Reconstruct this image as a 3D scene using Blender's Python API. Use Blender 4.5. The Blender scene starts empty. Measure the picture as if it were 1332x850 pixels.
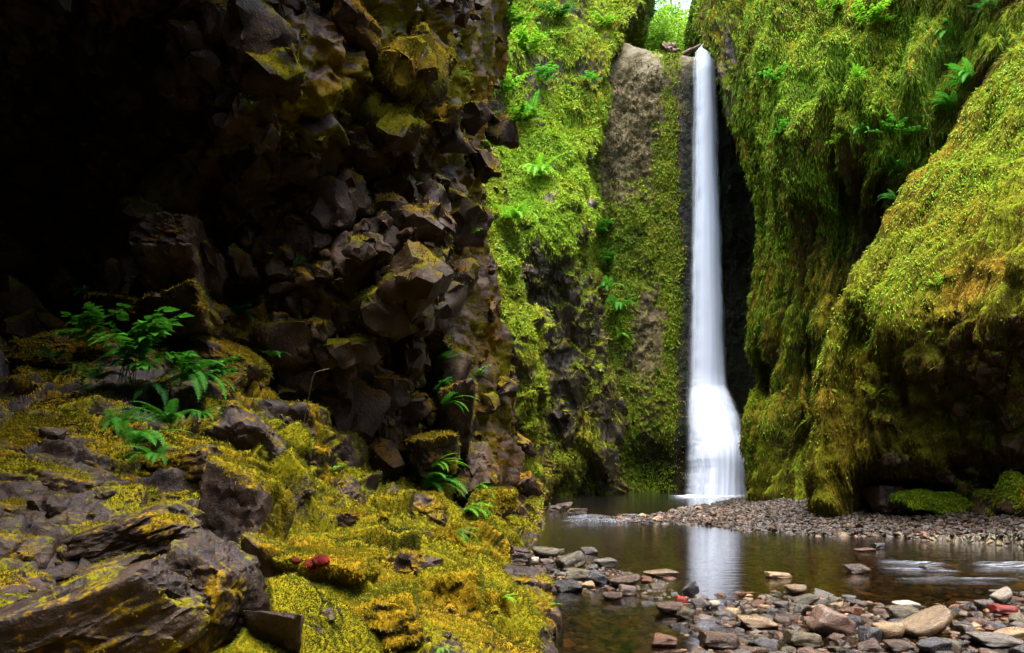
import bpy, math, random, time
import numpy as np
from mathutils import Vector, Matrix, Euler
T0 = time.time()
random.seed(7)
RNG = np.random.default_rng(7)
SC = bpy.context.scene
COL = SC.collection
F, CX, HY, CH = 1100.0, 666.0, 600.0, 1.3      # focal length in px, principal column, horizon row, camera height

def W(px, py, d):
    return np.array([(px - CX) / F * d, d, CH + (HY - py) / F * d])

def proj(P):
    y = np.maximum(P[..., 1], 0.3)
    return CX + P[..., 0] * F / y, HY - (P[..., 2] - CH) * F / y

# ------------------------------------------------------------------ noise
_perm = np.random.default_rng(3).permutation(4096).astype(np.int64)
_grad = np.random.default_rng(4).normal(size=(4096, 3)); _grad /= np.linalg.norm(_grad, axis=1)[:, None]
_rand = np.random.default_rng(5).random((4096, 4))

def _hash(i, j, k):
    return _perm[(_perm[(_perm[i & 4095] + j) & 4095] + k) & 4095]

def gnoise(P):
    P = np.asarray(P, float)
    I = np.floor(P).astype(np.int64); f = P - I
    u = f * f * f * (f * (f * 6 - 15) + 10)
    out = np.zeros(P.shape[:-1])
    for a in (0, 1):
        wa = u[..., 0] if a else 1 - u[..., 0]
        for b in (0, 1):
            wb = wa * (u[..., 1] if b else 1 - u[..., 1])
            for c in (0, 1):
                w = wb * (u[..., 2] if c else 1 - u[..., 2])
                g = _grad[_hash(I[..., 0] + a, I[..., 1] + b, I[..., 2] + c)]
                out += w * (g[..., 0] * (f[..., 0] - a) + g[..., 1] * (f[..., 1] - b) + g[..., 2] * (f[..., 2] - c))
    return out * 1.6

def fbm(P, freq=1.0, octs=4, gain=0.5, seed=0.0):
    P = np.asarray(P, float) * freq + seed * 17.31
    o = 0; a = 1.0
    for _ in range(octs):
        o = o + a * gnoise(P); P = P * 2.03 + 5.7; a *= gain
    return o

def ridged(P, freq=1.0, octs=4, gain=0.5, seed=0.0):
    P = np.asarray(P, float) * freq + seed * 17.31
    o = 0; a = 1.0
    for _ in range(octs):
        o = o + a * (1 - 2 * np.abs(gnoise(P))); P = P * 2.07 + 3.1; a *= gain
    return o

def cells(P, scale, seed=0.0, tilt=0.8):
    """fractured blocks: height of a randomly tilted facet per cell, and distance to the crack"""
    Q = np.asarray(P, float) / np.asarray(scale) + seed * 11.7
    I = np.floor(Q).astype(np.int64)
    d1 = np.full(Q.shape[:-1], 1e9); d2 = d1.copy(); h = np.zeros_like(d1); r = np.zeros_like(d1)
    for a in (-1, 0, 1):
        for b in (-1, 0, 1):
            for c in (-1, 0, 1):
                J = I + np.array([a, b, c])
                hh = _hash(J[..., 0], J[..., 1], J[..., 2]); rr = _rand[hh]
                v = Q - (J + 0.1 + 0.8 * rr[..., :3]); d = (v * v).sum(-1)
                val = (rr[..., 3] - 0.5) * 2 + tilt * (v * _grad[(hh + 77) & 4095]).sum(-1) * 2
                m = d < d1
                d2 = np.where(m, d1, np.minimum(d2, d))
                h = np.where(m, val, h); r = np.where(m, rr[..., 3], r); d1 = np.where(m, d, d1)
    e = np.sqrt(d2) - np.sqrt(d1)
    return h * sst(e, 0.0, 0.07), e, r

def sst(x, a, b):
    t = np.clip((x - a) / (b - a), 0, 1); return t * t * (3 - 2 * t)

def blob(px, py, x0, y0, sx, sy):
    return np.exp(-((px - x0) / sx) ** 2 - ((py - y0) / sy) ** 2)

# ------------------------------------------------------------------ object helpers
def tag(o, label=None, cat=None, group=None, kind=None):
    if label: o['label'] = label
    if cat: o['category'] = cat
    if group: o['group'] = group
    if kind: o['kind'] = kind
    return o

def mesh_np(name, V, Fc, mat, attrs=None, smooth=False, cols=None, uv=None):
    """V (n,3), Fc (m,k) all faces with k corners"""
    me = bpy.data.meshes.new(name)
    V = np.ascontiguousarray(V, dtype=np.float32); Fc = np.ascontiguousarray(Fc, dtype=np.int32)
    m, k = Fc.shape
    me.vertices.add(len(V)); me.vertices.foreach_set('co', V.ravel())
    me.loops.add(m * k); me.loops.foreach_set('vertex_index', Fc.ravel())
    me.polygons.add(m)
    me.polygons.foreach_set('loop_start', np.arange(0, m * k, k, dtype=np.int32))
    me.polygons.foreach_set('loop_total', np.full(m, k, dtype=np.int32))
    me.polygons.foreach_set('use_smooth', np.full(m, smooth, dtype=bool))
    me.update(calc_edges=True)
    for n, a in (attrs or {}).items():
        at = me.attributes.new(n, 'FLOAT', 'POINT'); at.data.foreach_set('value', np.ascontiguousarray(a, dtype=np.float32).ravel())
    if cols is not None:
        at = me.attributes.new('col', 'FLOAT_COLOR', 'POINT')
        c4 = np.ones((len(V), 4), np.float32); c4[:, :3] = cols
        at.data.foreach_set('color', c4.ravel())
    if mat: me.materials.append(mat)
    return me

def link(name, me, parent=None, loc=None):
    o = bpy.data.objects.new(name, me); COL.objects.link(o)
    if parent: o.parent = parent
    if loc is not None: o.location = loc
    return o

# ------------------------------------------------------------------ materials
def newmat(name):
    m = bpy.data.materials.new(name); m.use_nodes = True
    nt = m.node_tree; nt.nodes.clear()
    out = nt.nodes.new('ShaderNodeOutputMaterial')
    return m, nt, out

class NB:
    def __init__(s, nt): s.nt = nt
    def n(s, t, **kw):
        x = s.nt.nodes.new(t)
        for k, v in kw.items(): setattr(x, k, v)
        return x
    def l(s, a, b): s.nt.links.new(a, b)
    def val(s, x, inp, v):
        if hasattr(v, 'is_linked') or hasattr(v, 'links'): s.l(v, x.inputs[inp])
        else: x.inputs[inp].default_value = v
    def math(s, op, a, b=0.0, c=None, clamp=False):
        x = s.n('ShaderNodeMath', operation=op, use_clamp=clamp); s.val(x, 0, a); s.val(x, 1, b)
        if c is not None: s.val(x, 2, c)
        return x.outputs[0]
    def mix(s, f, a, b):
        x = s.n('ShaderNodeMix', data_type='RGBA'); s.val(x, 0, f)
        s.val(x, 6, a if hasattr(a, 'links') else (*a, 1)); s.val(x, 7, b if hasattr(b, 'links') else (*b, 1))
        return x.outputs[2]
    def coord(s, scale=(1, 1, 1), rot=(0, 0, 0), kind='Object'):
        tc = s.n('ShaderNodeTexCoord'); mp = s.n('ShaderNodeMapping')
        mp.inputs['Scale'].default_value = scale; mp.inputs['Rotation'].default_value = rot
        s.l(tc.outputs[kind], mp.inputs[0]); return mp.outputs[0]
    def noise(s, vec, scale, detail=4, rough=0.55):
        x = s.n('ShaderNodeTexNoise'); s.l(vec, x.inputs['Vector']); x.inputs['Scale'].default_value = scale
        x.inputs['Detail'].default_value = detail; x.inputs['Roughness'].default_value = rough; return x.outputs[0]
    def ramp(s, f, a, b):
        x = s.n('ShaderNodeMapRange', interpolation_type='SMOOTHSTEP'); s.val(x, 0, f)
        x.inputs[1].default_value = a; x.inputs[2].default_value = b; return x.outputs[0]
    def attr(s, name, out='Fac'):
        x = s.n('ShaderNodeAttribute', attribute_name=name); return x.outputs[out]

def cliff_mat(name, rock_a, rock_b, moss_a, moss_b, moss_c, sc=1.0, stretch=(1, 1, 1), rough=0.55, wet=0.35, rust=(0.10, 0.035, 0.012), rust_amt=0.5):
    m, nt, out = newmat(name); b = NB(nt)
    co = b.coord(); cs = b.coord(scale=stretch)
    n1 = b.noise(co, 3.0 * sc, 6, 0.65); n2 = b.noise(co, 14 * sc, 5, 0.6); n3 = b.noise(cs, 38 * sc, 3, 0.6); n4 = b.noise(co, 0.55 * sc, 3, 0.5)
    rock = b.mix(b.ramp(n1, 0.35, 0.68), rock_a, rock_b)
    rock = b.mix(b.math('MULTIPLY', b.ramp(n2, 0.52, 0.75), rust_amt), rock, rust)
    rock = b.mix(b.math('MULTIPLY', b.ramp(n3, 0.62, 0.8), 0.5), rock, tuple(min(1, c * 3.2) for c in rock_b))
    moss = b.mix(b.ramp(n2, 0.36, 0.66), moss_a, moss_b)
    moss = b.mix(b.ramp(n4, 0.42, 0.66), moss, moss_c)
    moss = b.mix(b.math('MULTIPLY', b.ramp(n3, 0.5, 0.75), 0.45), moss, tuple(c * 0.35 for c in moss_a))
    mk = b.math('ADD', b.attr('moss'), b.math('MULTIPLY', b.math('SUBTRACT', n2, 0.5), 0.9))
    mk = b.ramp(mk, 0.36, 0.58)
    colr = b.mix(mk, rock, moss)
    bs = b.n('ShaderNodeBsdfPrincipled'); b.l(colr, bs.inputs['Base Color'])
    rg = b.math('MULTIPLY_ADD', mk, 0.35, rough)
    b.l(rg, bs.inputs['Roughness'])
    b.l(b.math('MULTIPLY_ADD', mk, -wet, wet), bs.inputs['Specular IOR Level'])
    bu = b.n('ShaderNodeBump'); bu.inputs['Strength'].default_value = 0.9; bu.inputs['Distance'].default_value = 0.03 / sc
    hh = b.math('ADD', b.math('MULTIPLY', n2, 0.9), b.math('MULTIPLY', n3, 0.45)); b.l(hh, bu.inputs['Height'])
    b.l(bu.outputs[0], bs.inputs['Normal']); b.l(bs.outputs[0], out.inputs[0])
    return m

def leaf_mat(name, trans=0.35, rough=0.65, gloss=0.12):
    m, nt, out = newmat(name); b = NB(nt)
    c = b.attr('col', 'Color')
    bs = b.n('ShaderNodeBsdfPrincipled'); b.l(c, bs.inputs['Base Color']); bs.inputs['Roughness'].default_value = rough
    bs.inputs['Specular IOR Level'].default_value = gloss
    tr = b.n('ShaderNodeBsdfTranslucent'); b.l(c, tr.inputs[0])
    mx = b.n('ShaderNodeMixShader'); mx.inputs[0].default_value = trans
    b.l(bs.outputs[0], mx.inputs[1]); b.l(tr.outputs[0], mx.inputs[2]); b.l(mx.outputs[0], out.inputs[0])
    return m

def stone_mat(name, ca, cb, rough=0.38, attr=False):
    m, nt, out = newmat(name); b = NB(nt); co = b.coord()
    oi = b.n('ShaderNodeObjectInfo')
    ad = b.n('ShaderNodeVectorMath', operation='ADD'); b.l(co, ad.inputs[0]); b.l(oi.outputs['Random'], ad.inputs[1])
    n1 = b.noise(ad.outputs[0], 2.2, 6, 0.65); n2 = b.noise(ad.outputs[0], 11, 5, 0.65)
    if attr:
        base = b.attr('col', 'Color')
        c = b.mix(b.ramp(n2, 0.35, 0.7), base, (0.05, 0.04, 0.03)); c = b.mix(0.6, base, c)
    else:
        c = b.mix(b.ramp(n1, 0.35, 0.65), ca, cb)
        c = b.mix(b.math('MULTIPLY', b.ramp(n2, 0.5, 0.72), 0.55), c, tuple(x * 0.35 for x in cb))
        hv = b.n('ShaderNodeHueSaturation'); b.l(c, hv.inputs['Color'])
        b.l(b.math('MULTIPLY_ADD', oi.outputs['Random'], 0.8, 0.6), hv.inputs['Value']); c = hv.outputs[0]
    bs = b.n('ShaderNodeBsdfPrincipled'); b.l(c, bs.inputs['Base Color']); bs.inputs['Specular IOR Level'].default_value = 0.22 if attr else 0.45
    b.l(b.math('MULTIPLY_ADD', n2, 0.35, rough - 0.15), bs.inputs['Roughness'])
    bu = b.n('ShaderNodeBump'); bu.inputs['Strength'].default_value = 0.5; bu.inputs['Distance'].default_value = 0.05
    b.l(n2, bu.inputs['Height']); b.l(bu.outputs[0], bs.inputs['Normal']); b.l(bs.outputs[0], out.inputs[0])
    return m

M = {}
M['near_rock'] = cliff_mat('basalt_near', (0.013, 0.008, 0.006), (0.042, 0.026, 0.018), (0.20, 0.155, 0.006), (0.11, 0.115, 0.006), (0.22, 0.13, 0.008), sc=2.2, wet=0.2, rough=0.52)
M['dark_cliff'] = cliff_mat('basalt_dark', (0.015, 0.009, 0.005), (0.056, 0.031, 0.016), (0.12, 0.095, 0.006), (0.07, 0.07, 0.004), (0.14, 0.07, 0.008), sc=1.2, wet=0.16, rough=0.55, rust=(0.09, 0.028, 0.01))
M['left_mid'] = cliff_mat('mossy_left', (0.022, 0.014, 0.008), (0.055, 0.036, 0.018), (0.07, 0.10, 0.006), (0.13, 0.17, 0.010), (0.17, 0.13, 0.012), sc=0.8)
M['head'] = cliff_mat('headwall', (0.050, 0.040, 0.014), (0.100, 0.078, 0.034), (0.08, 0.11, 0.004), (0.12, 0.13, 0.006), (0.10, 0.10, 0.008), sc=0.45, rust=(0.09, 0.055, 0.02), rust_amt=0.6)
M['right'] = cliff_mat('mossy_right', (0.022, 0.012, 0.007), (0.065, 0.036, 0.018), (0.06, 0.085, 0.004), (0.09, 0.10, 0.005), (0.11, 0.065, 0.006), sc=0.9, stretch=(1, 1, 0.22))
M['leaf'] = leaf_mat('leaf_green'); M['moss'] = leaf_mat('moss_strands', 0.25, 0.75, 0.1)

# ------------------------------------------------------------------ surfaces from control grids
def spline(C, ts):
    n = len(C); i = np.clip(np.floor(ts).astype(int), 0, n - 2); t = (ts - i)[:, None, None]
    p0 = C[np.maximum(i - 1, 0)]; p1 = C[i]; p2 = C[i + 1]; p3 = C[np.minimum(i + 2, n - 1)]
    # limited tangents keep the profile free of overshoot
    m1 = 0.42 * (p2 - p0); m2 = 0.42 * (p3 - p1)
    t2 = t * t; t3 = t2 * t
    return (2 * t3 - 3 * t2 + 1) * p1 + (t3 - 2 * t2 + t) * m1 + (-2 * t3 + 3 * t2) * p2 + (t3 - t2) * m2

def alloc(C, total):
    """share samples between spans by their on-screen length"""
    px, py = proj(C); q = np.stack([np.clip(px, -120, 1450), np.clip(py, -120, 960)], -1)
    L = np.linalg.norm(np.diff(q, axis=0), axis=-1).mean(1)
    wl_ = np.linalg.norm(np.diff(C, axis=0), axis=-1); yy = 0.5 * (C[1:, :, 1] + C[:-1, :, 1]); wpx = np.minimum(wl_ * F / np.maximum(yy, 3), 900) * ((np.abs(px[1:] - 666) < 900) & (np.abs(py[1:] - 425) < 600))
    L = L + 0.35 * wpx.mean(1) + 0.03 * L.sum() / len(L) + 2; k = np.maximum(2, np.round(total * L / L.sum()).astype(int))
    return np.concatenate([i + np.arange(n) / n for i, n in enumerate(k)] + [[len(C) - 1]])

class Surf:
    def __init__(s, C, nr, nc):
        C = np.asarray(C, float)
        tr = alloc(C, nr); tc = alloc(C.transpose(1, 0, 2), nc)
        A = spline(C, tr); A = spline(A.transpose(1, 0, 2), tc).transpose(1, 0, 2)
        s.P = A; s.flip = 1.0; s.normals()
        lr = np.concatenate([[0], np.cumsum(np.linalg.norm(np.diff(A, axis=0), axis=-1).mean(1))])
        lc = np.concatenate([[0], np.cumsum(np.linalg.norm(np.diff(A, axis=1), axis=-1).mean(0))])
        s.uv = np.zeros(A.shape); s.uv[..., 0] = lc[None, :]; s.uv[..., 1] = lr[:, None]
    def normals(s):
        gu = np.gradient(s.P, axis=0); gv = np.gradient(s.P, axis=1)
        N = np.cross(gu, gv); N /= np.linalg.norm(N, axis=-1)[..., None] + 1e-12
        s.N = N * s.flip
    def face_to(s, p):
        """orient normals to a viewpoint"""
        v = np.asarray(p) - s.P
        px, py = proj(s.P); vis = (px > 0) & (px < 1332) & (py > 0) & (py < 850)
        if ((s.N * v).sum(-1)[vis]).mean() < 0: s.flip *= -1; s.N = -s.N
    def disp(s, h, N0=None):
        h = h - np.median(h)
        if N0 is None: N0 = s.smooth_normals(6, 2)
        s.P = s.P + (s.N if N0 is None else N0) * h[..., None]; s.normals()
    def smooth_normals(s, k=9, it=3, const=None, mixc=0.5):
        N = s.N.copy()
        for _ in range(it):
            for ax in (0, 1):
                pad = [(0, 0)] * 3; pad[ax] = (k, k); Q_ = np.cumsum(np.pad(N, pad, mode='edge'), axis=ax)
                n = N.shape[ax]; sl = lambda a: tuple(slice(a, a + n) if i == ax else slice(None) for i in range(3))
                N = (Q_[sl(2 * k)] - Q_[sl(0)]) / (2 * k)
        N = unit(N)
        if const is not None: N = unit(N * (1 - mixc) + unit(np.array(const, float)) * mixc)
        return N
    def quads(s):
        n, m = s.P.shape[:2]; idx = np.arange(n * m).reshape(n, m)
        q = np.stack([idx[:-1, :-1], idx[:-1, 1:], idx[1:, 1:], idx[1:, :-1]], -1).reshape(-1, 4)
        return q
    def tris(s):
        q = s.quads(); return np.concatenate([q[:, [0, 1, 2]], q[:, [0, 2, 3]]])

CELLW = {}
def scatter(V, T, wt, count, dpow=2.0, frame=True, dmin=2.0):
    """random points on triangles, weight per vertex"""
    a, b, c = V[T[:, 0]], V[T[:, 1]], V[T[:, 2]]
    cr = np.cross(b - a, c - a); ar = np.linalg.norm(cr, axis=1); nn = cr / (ar[:, None] + 1e-12)
    cen = (a + b + c) / 3
    w = ar * wt[T].mean(1) / np.maximum(cen[:, 1], dmin) ** dpow
    if frame:
        px, py = proj(cen); w = w * ((px > -70) & (px < 1410) & (py > -60) & (py < 900) & (cen[:, 1] > 1))
    cs = np.cumsum(w); i = np.searchsorted(cs, RNG.random(count) * cs[-1]); i = np.minimum(i, len(T) - 1)
    r1 = np.sqrt(RNG.random(count))[:, None]; r2 = RNG.random(count)[:, None]
    P = (1 - r1) * a[i] + r1 * (1 - r2) * b[i] + r1 * r2 * c[i]
    return P, nn[i], i

def unit(v): return v / (np.linalg.norm(v, axis=-1)[..., None] + 1e-12)

def blades(P, N, L, Wd, droop, spread, colr, jit=0.18):
    """thin drooping two-triangle strands"""
    n = len(P); rd = unit(RNG.normal(size=(n, 3)))
    G = np.array([0, 0, -1.0]); G = G - N * (0.85 * (N @ G))[:, None]
    D = unit(N * 0.9 + rd * spread + G * np.broadcast_to(np.asarray(droop), (n,))[:, None])
    S = unit(np.cross(D, RNG.normal(size=(n, 3))))
    L = np.broadcast_to(L, (n,)) * (0.6 + 0.8 * RNG.random(n)); Wd = np.broadcast_to(Wd, (n,))
    mid = P + D * (L * 0.5)[:, None]
    tip = P + unit(D + G * 0.5) * L[:, None]
    V = np.stack([P - N * (0.15 * L)[:, None], mid + S * (Wd * 0.5)[:, None], tip, mid - S * (Wd * 0.5)[:, None]], 1).reshape(-1, 3)
    Fq = np.arange(n * 4).reshape(n, 4)
    c = colr * (1 + jit * (RNG.random((n, 1)) - 0.5) * 2)
    return V, Fq, np.repeat(c, 4, axis=0)

def leaves(P, N, L, Wd, colr, up=0.5, spread=0.6, jit=0.3):
    """small pointed leaves, two quads folded at the midrib"""
    n = len(P); A = unit(np.cross(N, RNG.normal(size=(n, 3)))); A = unit(A + N * 0.35 + np.array([0, 0, -0.15]))
    B = unit(np.cross(A, unit(N + RNG.normal(size=(n, 3)) * spread + np.array([0, 0, up]))))
    U = np.cross(A, B)
    L = np.broadcast_to(L, (n,)) * (0.6 + 0.8 * RNG.random(n)); Wd = np.broadcast_to(Wd, (n,)) * (L / np.mean(L))
    L_ = L[:, None]; W_ = Wd[:, None]
    base = P; tip = P + A * L_ - U * L_ * 0.12; mid = P + A * L_ * 0.45
    l = mid + B * W_ * 0.5 + U * W_ * 0.16; r = mid - B * W_ * 0.5 + U * W_ * 0.16
    V = np.stack([base, l, tip, r], 1).reshape(-1, 3)
    i = np.arange(n)[:, None] * 4
    T = np.concatenate([i + np.array([[0, 1, 2]]), i + np.array([[0, 2, 3]])])
    c = colr * (1 + jit * (RNG.random((n, 1)) - 0.5) * 2)
    return V, T, np.repeat(c, 4, axis=0)

def pick(colors, P, freq, jitter=0.35, seed=0):
    """choose among colours by smooth noise with random jitter"""
    t = fbm(P, freq, 3, seed=seed) * 0.9 + 0.5 + (RNG.random(len(P)) - 0.5) * jitter * 2
    t = np.clip(t, 0, 0.9999) * (len(colors) - 1); i = t.astype(int); f = (t - i)[:, None]
    C = np.array(colors, float); return C[i] * (1 - f) + C[i + 1] * f

CLIFFS = []
_HL = []
def hulls():
    if not _HL:
        for k in range(18): _HL.append(rock_shape(700 + k, 3, n=(3, 6, 9)[k % 3], soft=(8, 13, 20)[k % 3], lo=0.55, rough=0.06))
    return _HL
def chunks(parent, S_or_PN, wt, count, smin, smax, mat, mossf, name='broken_rock', label=None, dpow=1.0, sink=0.3, seed=0, shape=(1.15, 0.8, 0.9), tilt=0.3, kind='stuff', power=2.2, cols=None, nbl=0, warp=1.0, seedm=0, droop=0.6, bk=(0.0045, 0.0011)):
    """angular broken blocks bedded in a rock face, one mesh"""
    P, N = surf_scatter(S_or_PN, wt, count, dpow); r = np.random.default_rng(seed + 50); Vs, Ts = [], []; k0 = 0
    sz = smin * (smax / smin) ** (r.random(count) ** power)
    for i in range(count):
        V, T = hulls()[r.integers(18)]; n = N[i]; az = math.atan2(n[1], n[0]) + r.normal() * 0.5
        E = np.array(Euler((r.normal() * tilt, r.normal() * tilt, az + (math.pi / 2) * r.integers(4))).to_matrix())
        s3 = sz[i] * np.array(shape) * r.uniform(0.55, 1.3, 3)
        Vs.append((V * s3) @ E.T + P[i] - n * sz[i] * sink); Ts.append(T + k0); k0 += len(V)
    V = np.concatenate(Vs); T = np.concatenate(Ts); sr = np.repeat(sz, 162)[:, None]
    Wp = np.stack([fbm(V, 3.2, 3, seed=q + seed) for q in (31, 32, 33)], -1); V = V + Wp * np.minimum(0.36 * sr, 0.10) * warp + vnorm(V, T) * (0.05 * fbm(V, 9.0, 3))[:, None] * np.minimum(sr * 3, 0.5)
    vn = vnorm(V, T); ms = np.clip(mossf(V, vn[:, 2]), 0, 1); me = mesh_np(name, V, T, mat, {'moss': ms}, smooth=True)
    try: me.set_sharp_from_angle(angle=math.radians(42))
    except Exception: pass
    o = link(name, me, parent); o['kind'] = kind
    if label: o['label'] = label
    if nbl:
        Pb, Nb, i = scatter(V, T, sst(ms, 0.38, 0.62) + 0.02, nbl, 1.6)
        cc = pick(cols, Pb, 1.2, 0.3, seed); Vb, Fb, c2 = blades(Pb, Nb, np.maximum(0.012, bk[0] * Pb[:, 1]), np.maximum(0.003, bk[1] * Pb[:, 1]), droop, 0.8, cc)
        mo = link('moss', mesh_np('moss', Vb, Fb, M['moss'], cols=c2), parent); mo['kind'] = 'stuff'
        if parent is None: tag(mo, 'tufts of moss growing on the small broken rocks of the left bank', 'moss')
    return o
def hull_dirs(seed, n, lo=0.72, hi=1.0, flat_top=None):
    r = np.random.default_rng(seed); N = unit(r.normal(size=(n, 3))); h = lo + (hi - lo) * r.random(n)
    N = np.concatenate([N, np.array([[1, 0, 0], [-1, 0, 0], [0, 1, 0], [0, -1, 0], [0, 0, 1], [0, 0, -1]]) + 0.18 * r.normal(size=(6, 3))])
    N = unit(N); h = np.concatenate([h, np.full(6, lo)])
    return N, h
import bmesh
_ico = {}
def ico(sub):
    if sub not in _ico:
        bm = bmesh.new(); bmesh.ops.create_icosphere(bm, subdivisions=sub, radius=1)
        bm.verts.ensure_lookup_table()
        _ico[sub] = (np.array([v.co[:] for v in bm.verts]), np.array([[v.index for v in f.verts] for f in bm.faces])); bm.free()
    return _ico[sub]

def rock_shape(seed, sub, n=10, soft=22.0, lo=0.6, rough=0.05):
    D, T = ico(sub); D = D / np.linalg.norm(D, axis=1)[:, None]
    N, h = hull_dirs(seed, n, lo, 1.0)
    g = np.maximum(D @ N.T, 1e-3) / h[None, :]
    r = (g ** soft).sum(1) ** (-1 / soft)
    V = D * r[:, None]
    hh, ee, _ = cells(V, (0.45, 0.45, 0.45), seed % 50, 0.6)
    h2_, e2_, _ = cells(V, (0.2, 0.2, 0.2), seed % 31 + 3, 0.5)
    V = V + D * (rough * 1.2 * fbm(V, 1.6, 6, 0.6, seed=seed % 97) + rough * 0.9 * hh + rough * 0.35 * h2_)[:, None]
    return V, T

def vnorm(V, T):
    n = np.zeros_like(V); c = np.cross(V[T[:, 1]] - V[T[:, 0]], V[T[:, 2]] - V[T[:, 0]])
    for k in range(3): np.add.at(n, T[:, k], c)
    return unit(n)

def R(py, *pd): return [(px, py, d) for px, d in pd]
YEL, OLV, LIM, BRN, DRK, GRN, RUS = (0.19, 0.16, 0.006), (0.07, 0.08, 0.005), (0.15, 0.25, 0.010), (0.085, 0.045, 0.010), (0.022, 0.026, 0.004), (0.05, 0.13, 0.010), (0.16, 0.07, 0.008)
# ------------------------------------------------------------------ the gorge: left dark cliff
Q = 1.0   # grid resolution factor
def build_surf(name, S, mat, moss, label, cat):
    me = mesh_np(name, S.P.reshape(-1, 3), S.quads(), mat, {'moss': moss.ravel()}, smooth=True)
    o = link(name, me); tag(o, label, cat); return o

# columns: far left ... silhouette ... turned back
pxs = (-900, -400, -100, 60, 190, 300, 420, 520, 590)
def lrow(py, ds, sil, dsil, over=None):
    xs = list(pxs)
    if over:
        for k, v in over.items(): xs[k] = v
    r = [(x, py, d) for x, d in zip(xs, ds)]
    r += [(sil, py, dsil), (sil - 25, py, dsil + 2.2), (sil - 190, py, dsil + 6), (sil - 420, py, dsil + 9)]
    return [W(*q) for q in r]
top = lrow(-1500, (2, 2.2, 3.0, 3.8, 4.6, 5.6, 6.8, 8.2, 9.6), 700, 12.5)
top = [np.array([q[0] + 0.2 if i < 9 else q[0] + 0.3, q[1] - 0.4, 26.0]) for i, q in enumerate(top)]  # unseen cliff top, carried up out of frame to shade the bank
C = [top,
    lrow(-1500, (2, 2.2, 3.0, 3.8, 4.6, 5.6, 6.8, 8.2, 9.6), 700, 12.5),
    lrow(-700, (2.2, 3.2, 5.0, 6.0, 6.6, 7.2, 8.2, 9.8, 11.2), 690, 14),
    lrow(-300, (2.5, 4.2, 6.3, 7.4, 7.9, 8.2, 9.2, 11, 12.7), 668, 15.5),
    lrow(-100, (2.6, 4.7, 7.3, 8.5, 9.0, 9.0, 9.8, 11.4, 13.2), 658, 16),
    lrow(0, (2.8, 5.2, 8.3, 9.6, 9.9, 9.7, 10.2, 11.6, 13.4), 655, 16.3),
    lrow(60, (3, 5.7, 8.8, 10.4, 10.5, 9.8, 10.1, 11.5, 13.4), 651, 16.4),
    lrow(110, (3, 6, 9.2, 10.9, 10.9, 10.0, 10.1, 11.5, 13.4), 638, 16.4),
    lrow(180, (3, 6.4, 9.6, 11.2, 11.0, 10.4, 10.5, 11.8, 13.6), 632, 16.5),
    lrow(225, (3, 7, 10, 11.4, 11.1, 11.0, 11.3, 12.5, 14.2), 626, 16.8),
    lrow(275, (3, 7.5, 10.4, 11.4, 10.9, 11.4, 11.6, 12.7, 14.4), 622, 17),
    lrow(310, (3, 7.6, 10.5, 11.3, 10.7, 11.4, 11.1, 12.3, 14.4), 624, 17),
    lrow(350, (3, 7.5, 10.4, 11.1, 10.6, 11.4, 10.9, 12.2, 14.4), 630, 17),
    lrow(395, (3, 7.2, 10.1, 10.8, 10.4, 11.4, 11.0, 12.6, 14.6), 640, 17),
    lrow(440, (3, 7, 9.7, 10.4, 10.2, 11.3, 11.5, 13.8, 15.0), 652, 17.2),
    lrow(500, (3, 7, 9.2, 10.0, 10.1, 11.2, 12.0, 14.3, 15.2), 662, 17.6),
    lrow(560, (3, 6.6, 8.8, 9.6, 10.0, 11.0, 12.2, 14.4, 15.2), 668, 18),
    lrow(610, (3, 6.4, 8.4, 9.2, 9.8, 10.8, 12.4, 14.2, 15.0), 674, 18.6),
    lrow(680, (3, 6.2, 8, 8.8, 9.4, 10.6, 12.4, 14.0, 14.8), 680, 19),
    lrow(760, (3, 6, 8, 8.6, 9.2, 10.4, 12.2, 14.0, 14.6), 684, 19),
]
S = Surf(C, int(560 * Q), int(560 * Q)); S.face_to((0, 0, 1.3))
P = S.P.copy(); N0 = S.smooth_normals(14, 3)
warp = np.stack([fbm(P, 0.5, 3, seed=a) for a in (1, 2, 3)], -1) * 0.35
h1, e1, r1 = cells(P + warp, (1.25, 1.25, 1.5), 1, 0.45)
h2, e2, r2 = cells(P + warp, (0.5, 0.5, 0.62), 2, 0.5)
h3, e3, r3 = cells(P + warp * 0.6, (0.2, 0.2, 0.24), 3, 0.6)
fade = 1 - 0.9 * sst(proj(P)[0], 540, 610)
disp = (0.45 + 0.55 * fade) * 0.50 * fbm(P, 0.55, 5, 0.55, seed=4) + (0.1 + 0.9 * fade) * (0.22 * h1 + 0.08 * h2) + 0.05 * fbm(P, 4, 4, 0.6, seed=11) + 0.10 * ridged(P * np.array([1, 1, 0.5]), 1.3, 4, seed=6)
S.disp(disp, N0)
px, py = proj(S.P)
# moss grows on what faces up, in patches
up = S.N[..., 2]
n1 = fbm(S.P, 0.8, 4, seed=9); n2 = fbm(S.P, 3.0, 4, seed=10)
moss = 0.22 + 0.55 * up + 0.22 * n1 + 0.16 * n2
moss += 0.55 * blob(px, py, 500, 110, 150, 70) + 0.28 * blob(px, py, 640, 500, 45, 180) + 0.2 * blob(px, py, 80, 420, 160, 60) + 0.3 * blob(px, py, 300, 440, 70, 70) + 0.15 * blob(px, py, 600, 300, 50, 200)
moss -= 0.5 * blob(px, py, 225, 350, 50, 70) + 0.4 * blob(px, py, 450, 350, 90, 50)
moss = np.clip(moss, 0, 1)
cl = build_surf('cliff', S, M['dark_cliff'], moss, 'huge dark overhanging basalt cliff filling the left half, with a shaded cave at its foot', 'cliff')
V = S.P.reshape(-1, 3); T = S.tris()
wt = sst(moss, 0.42, 0.7).ravel()
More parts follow.
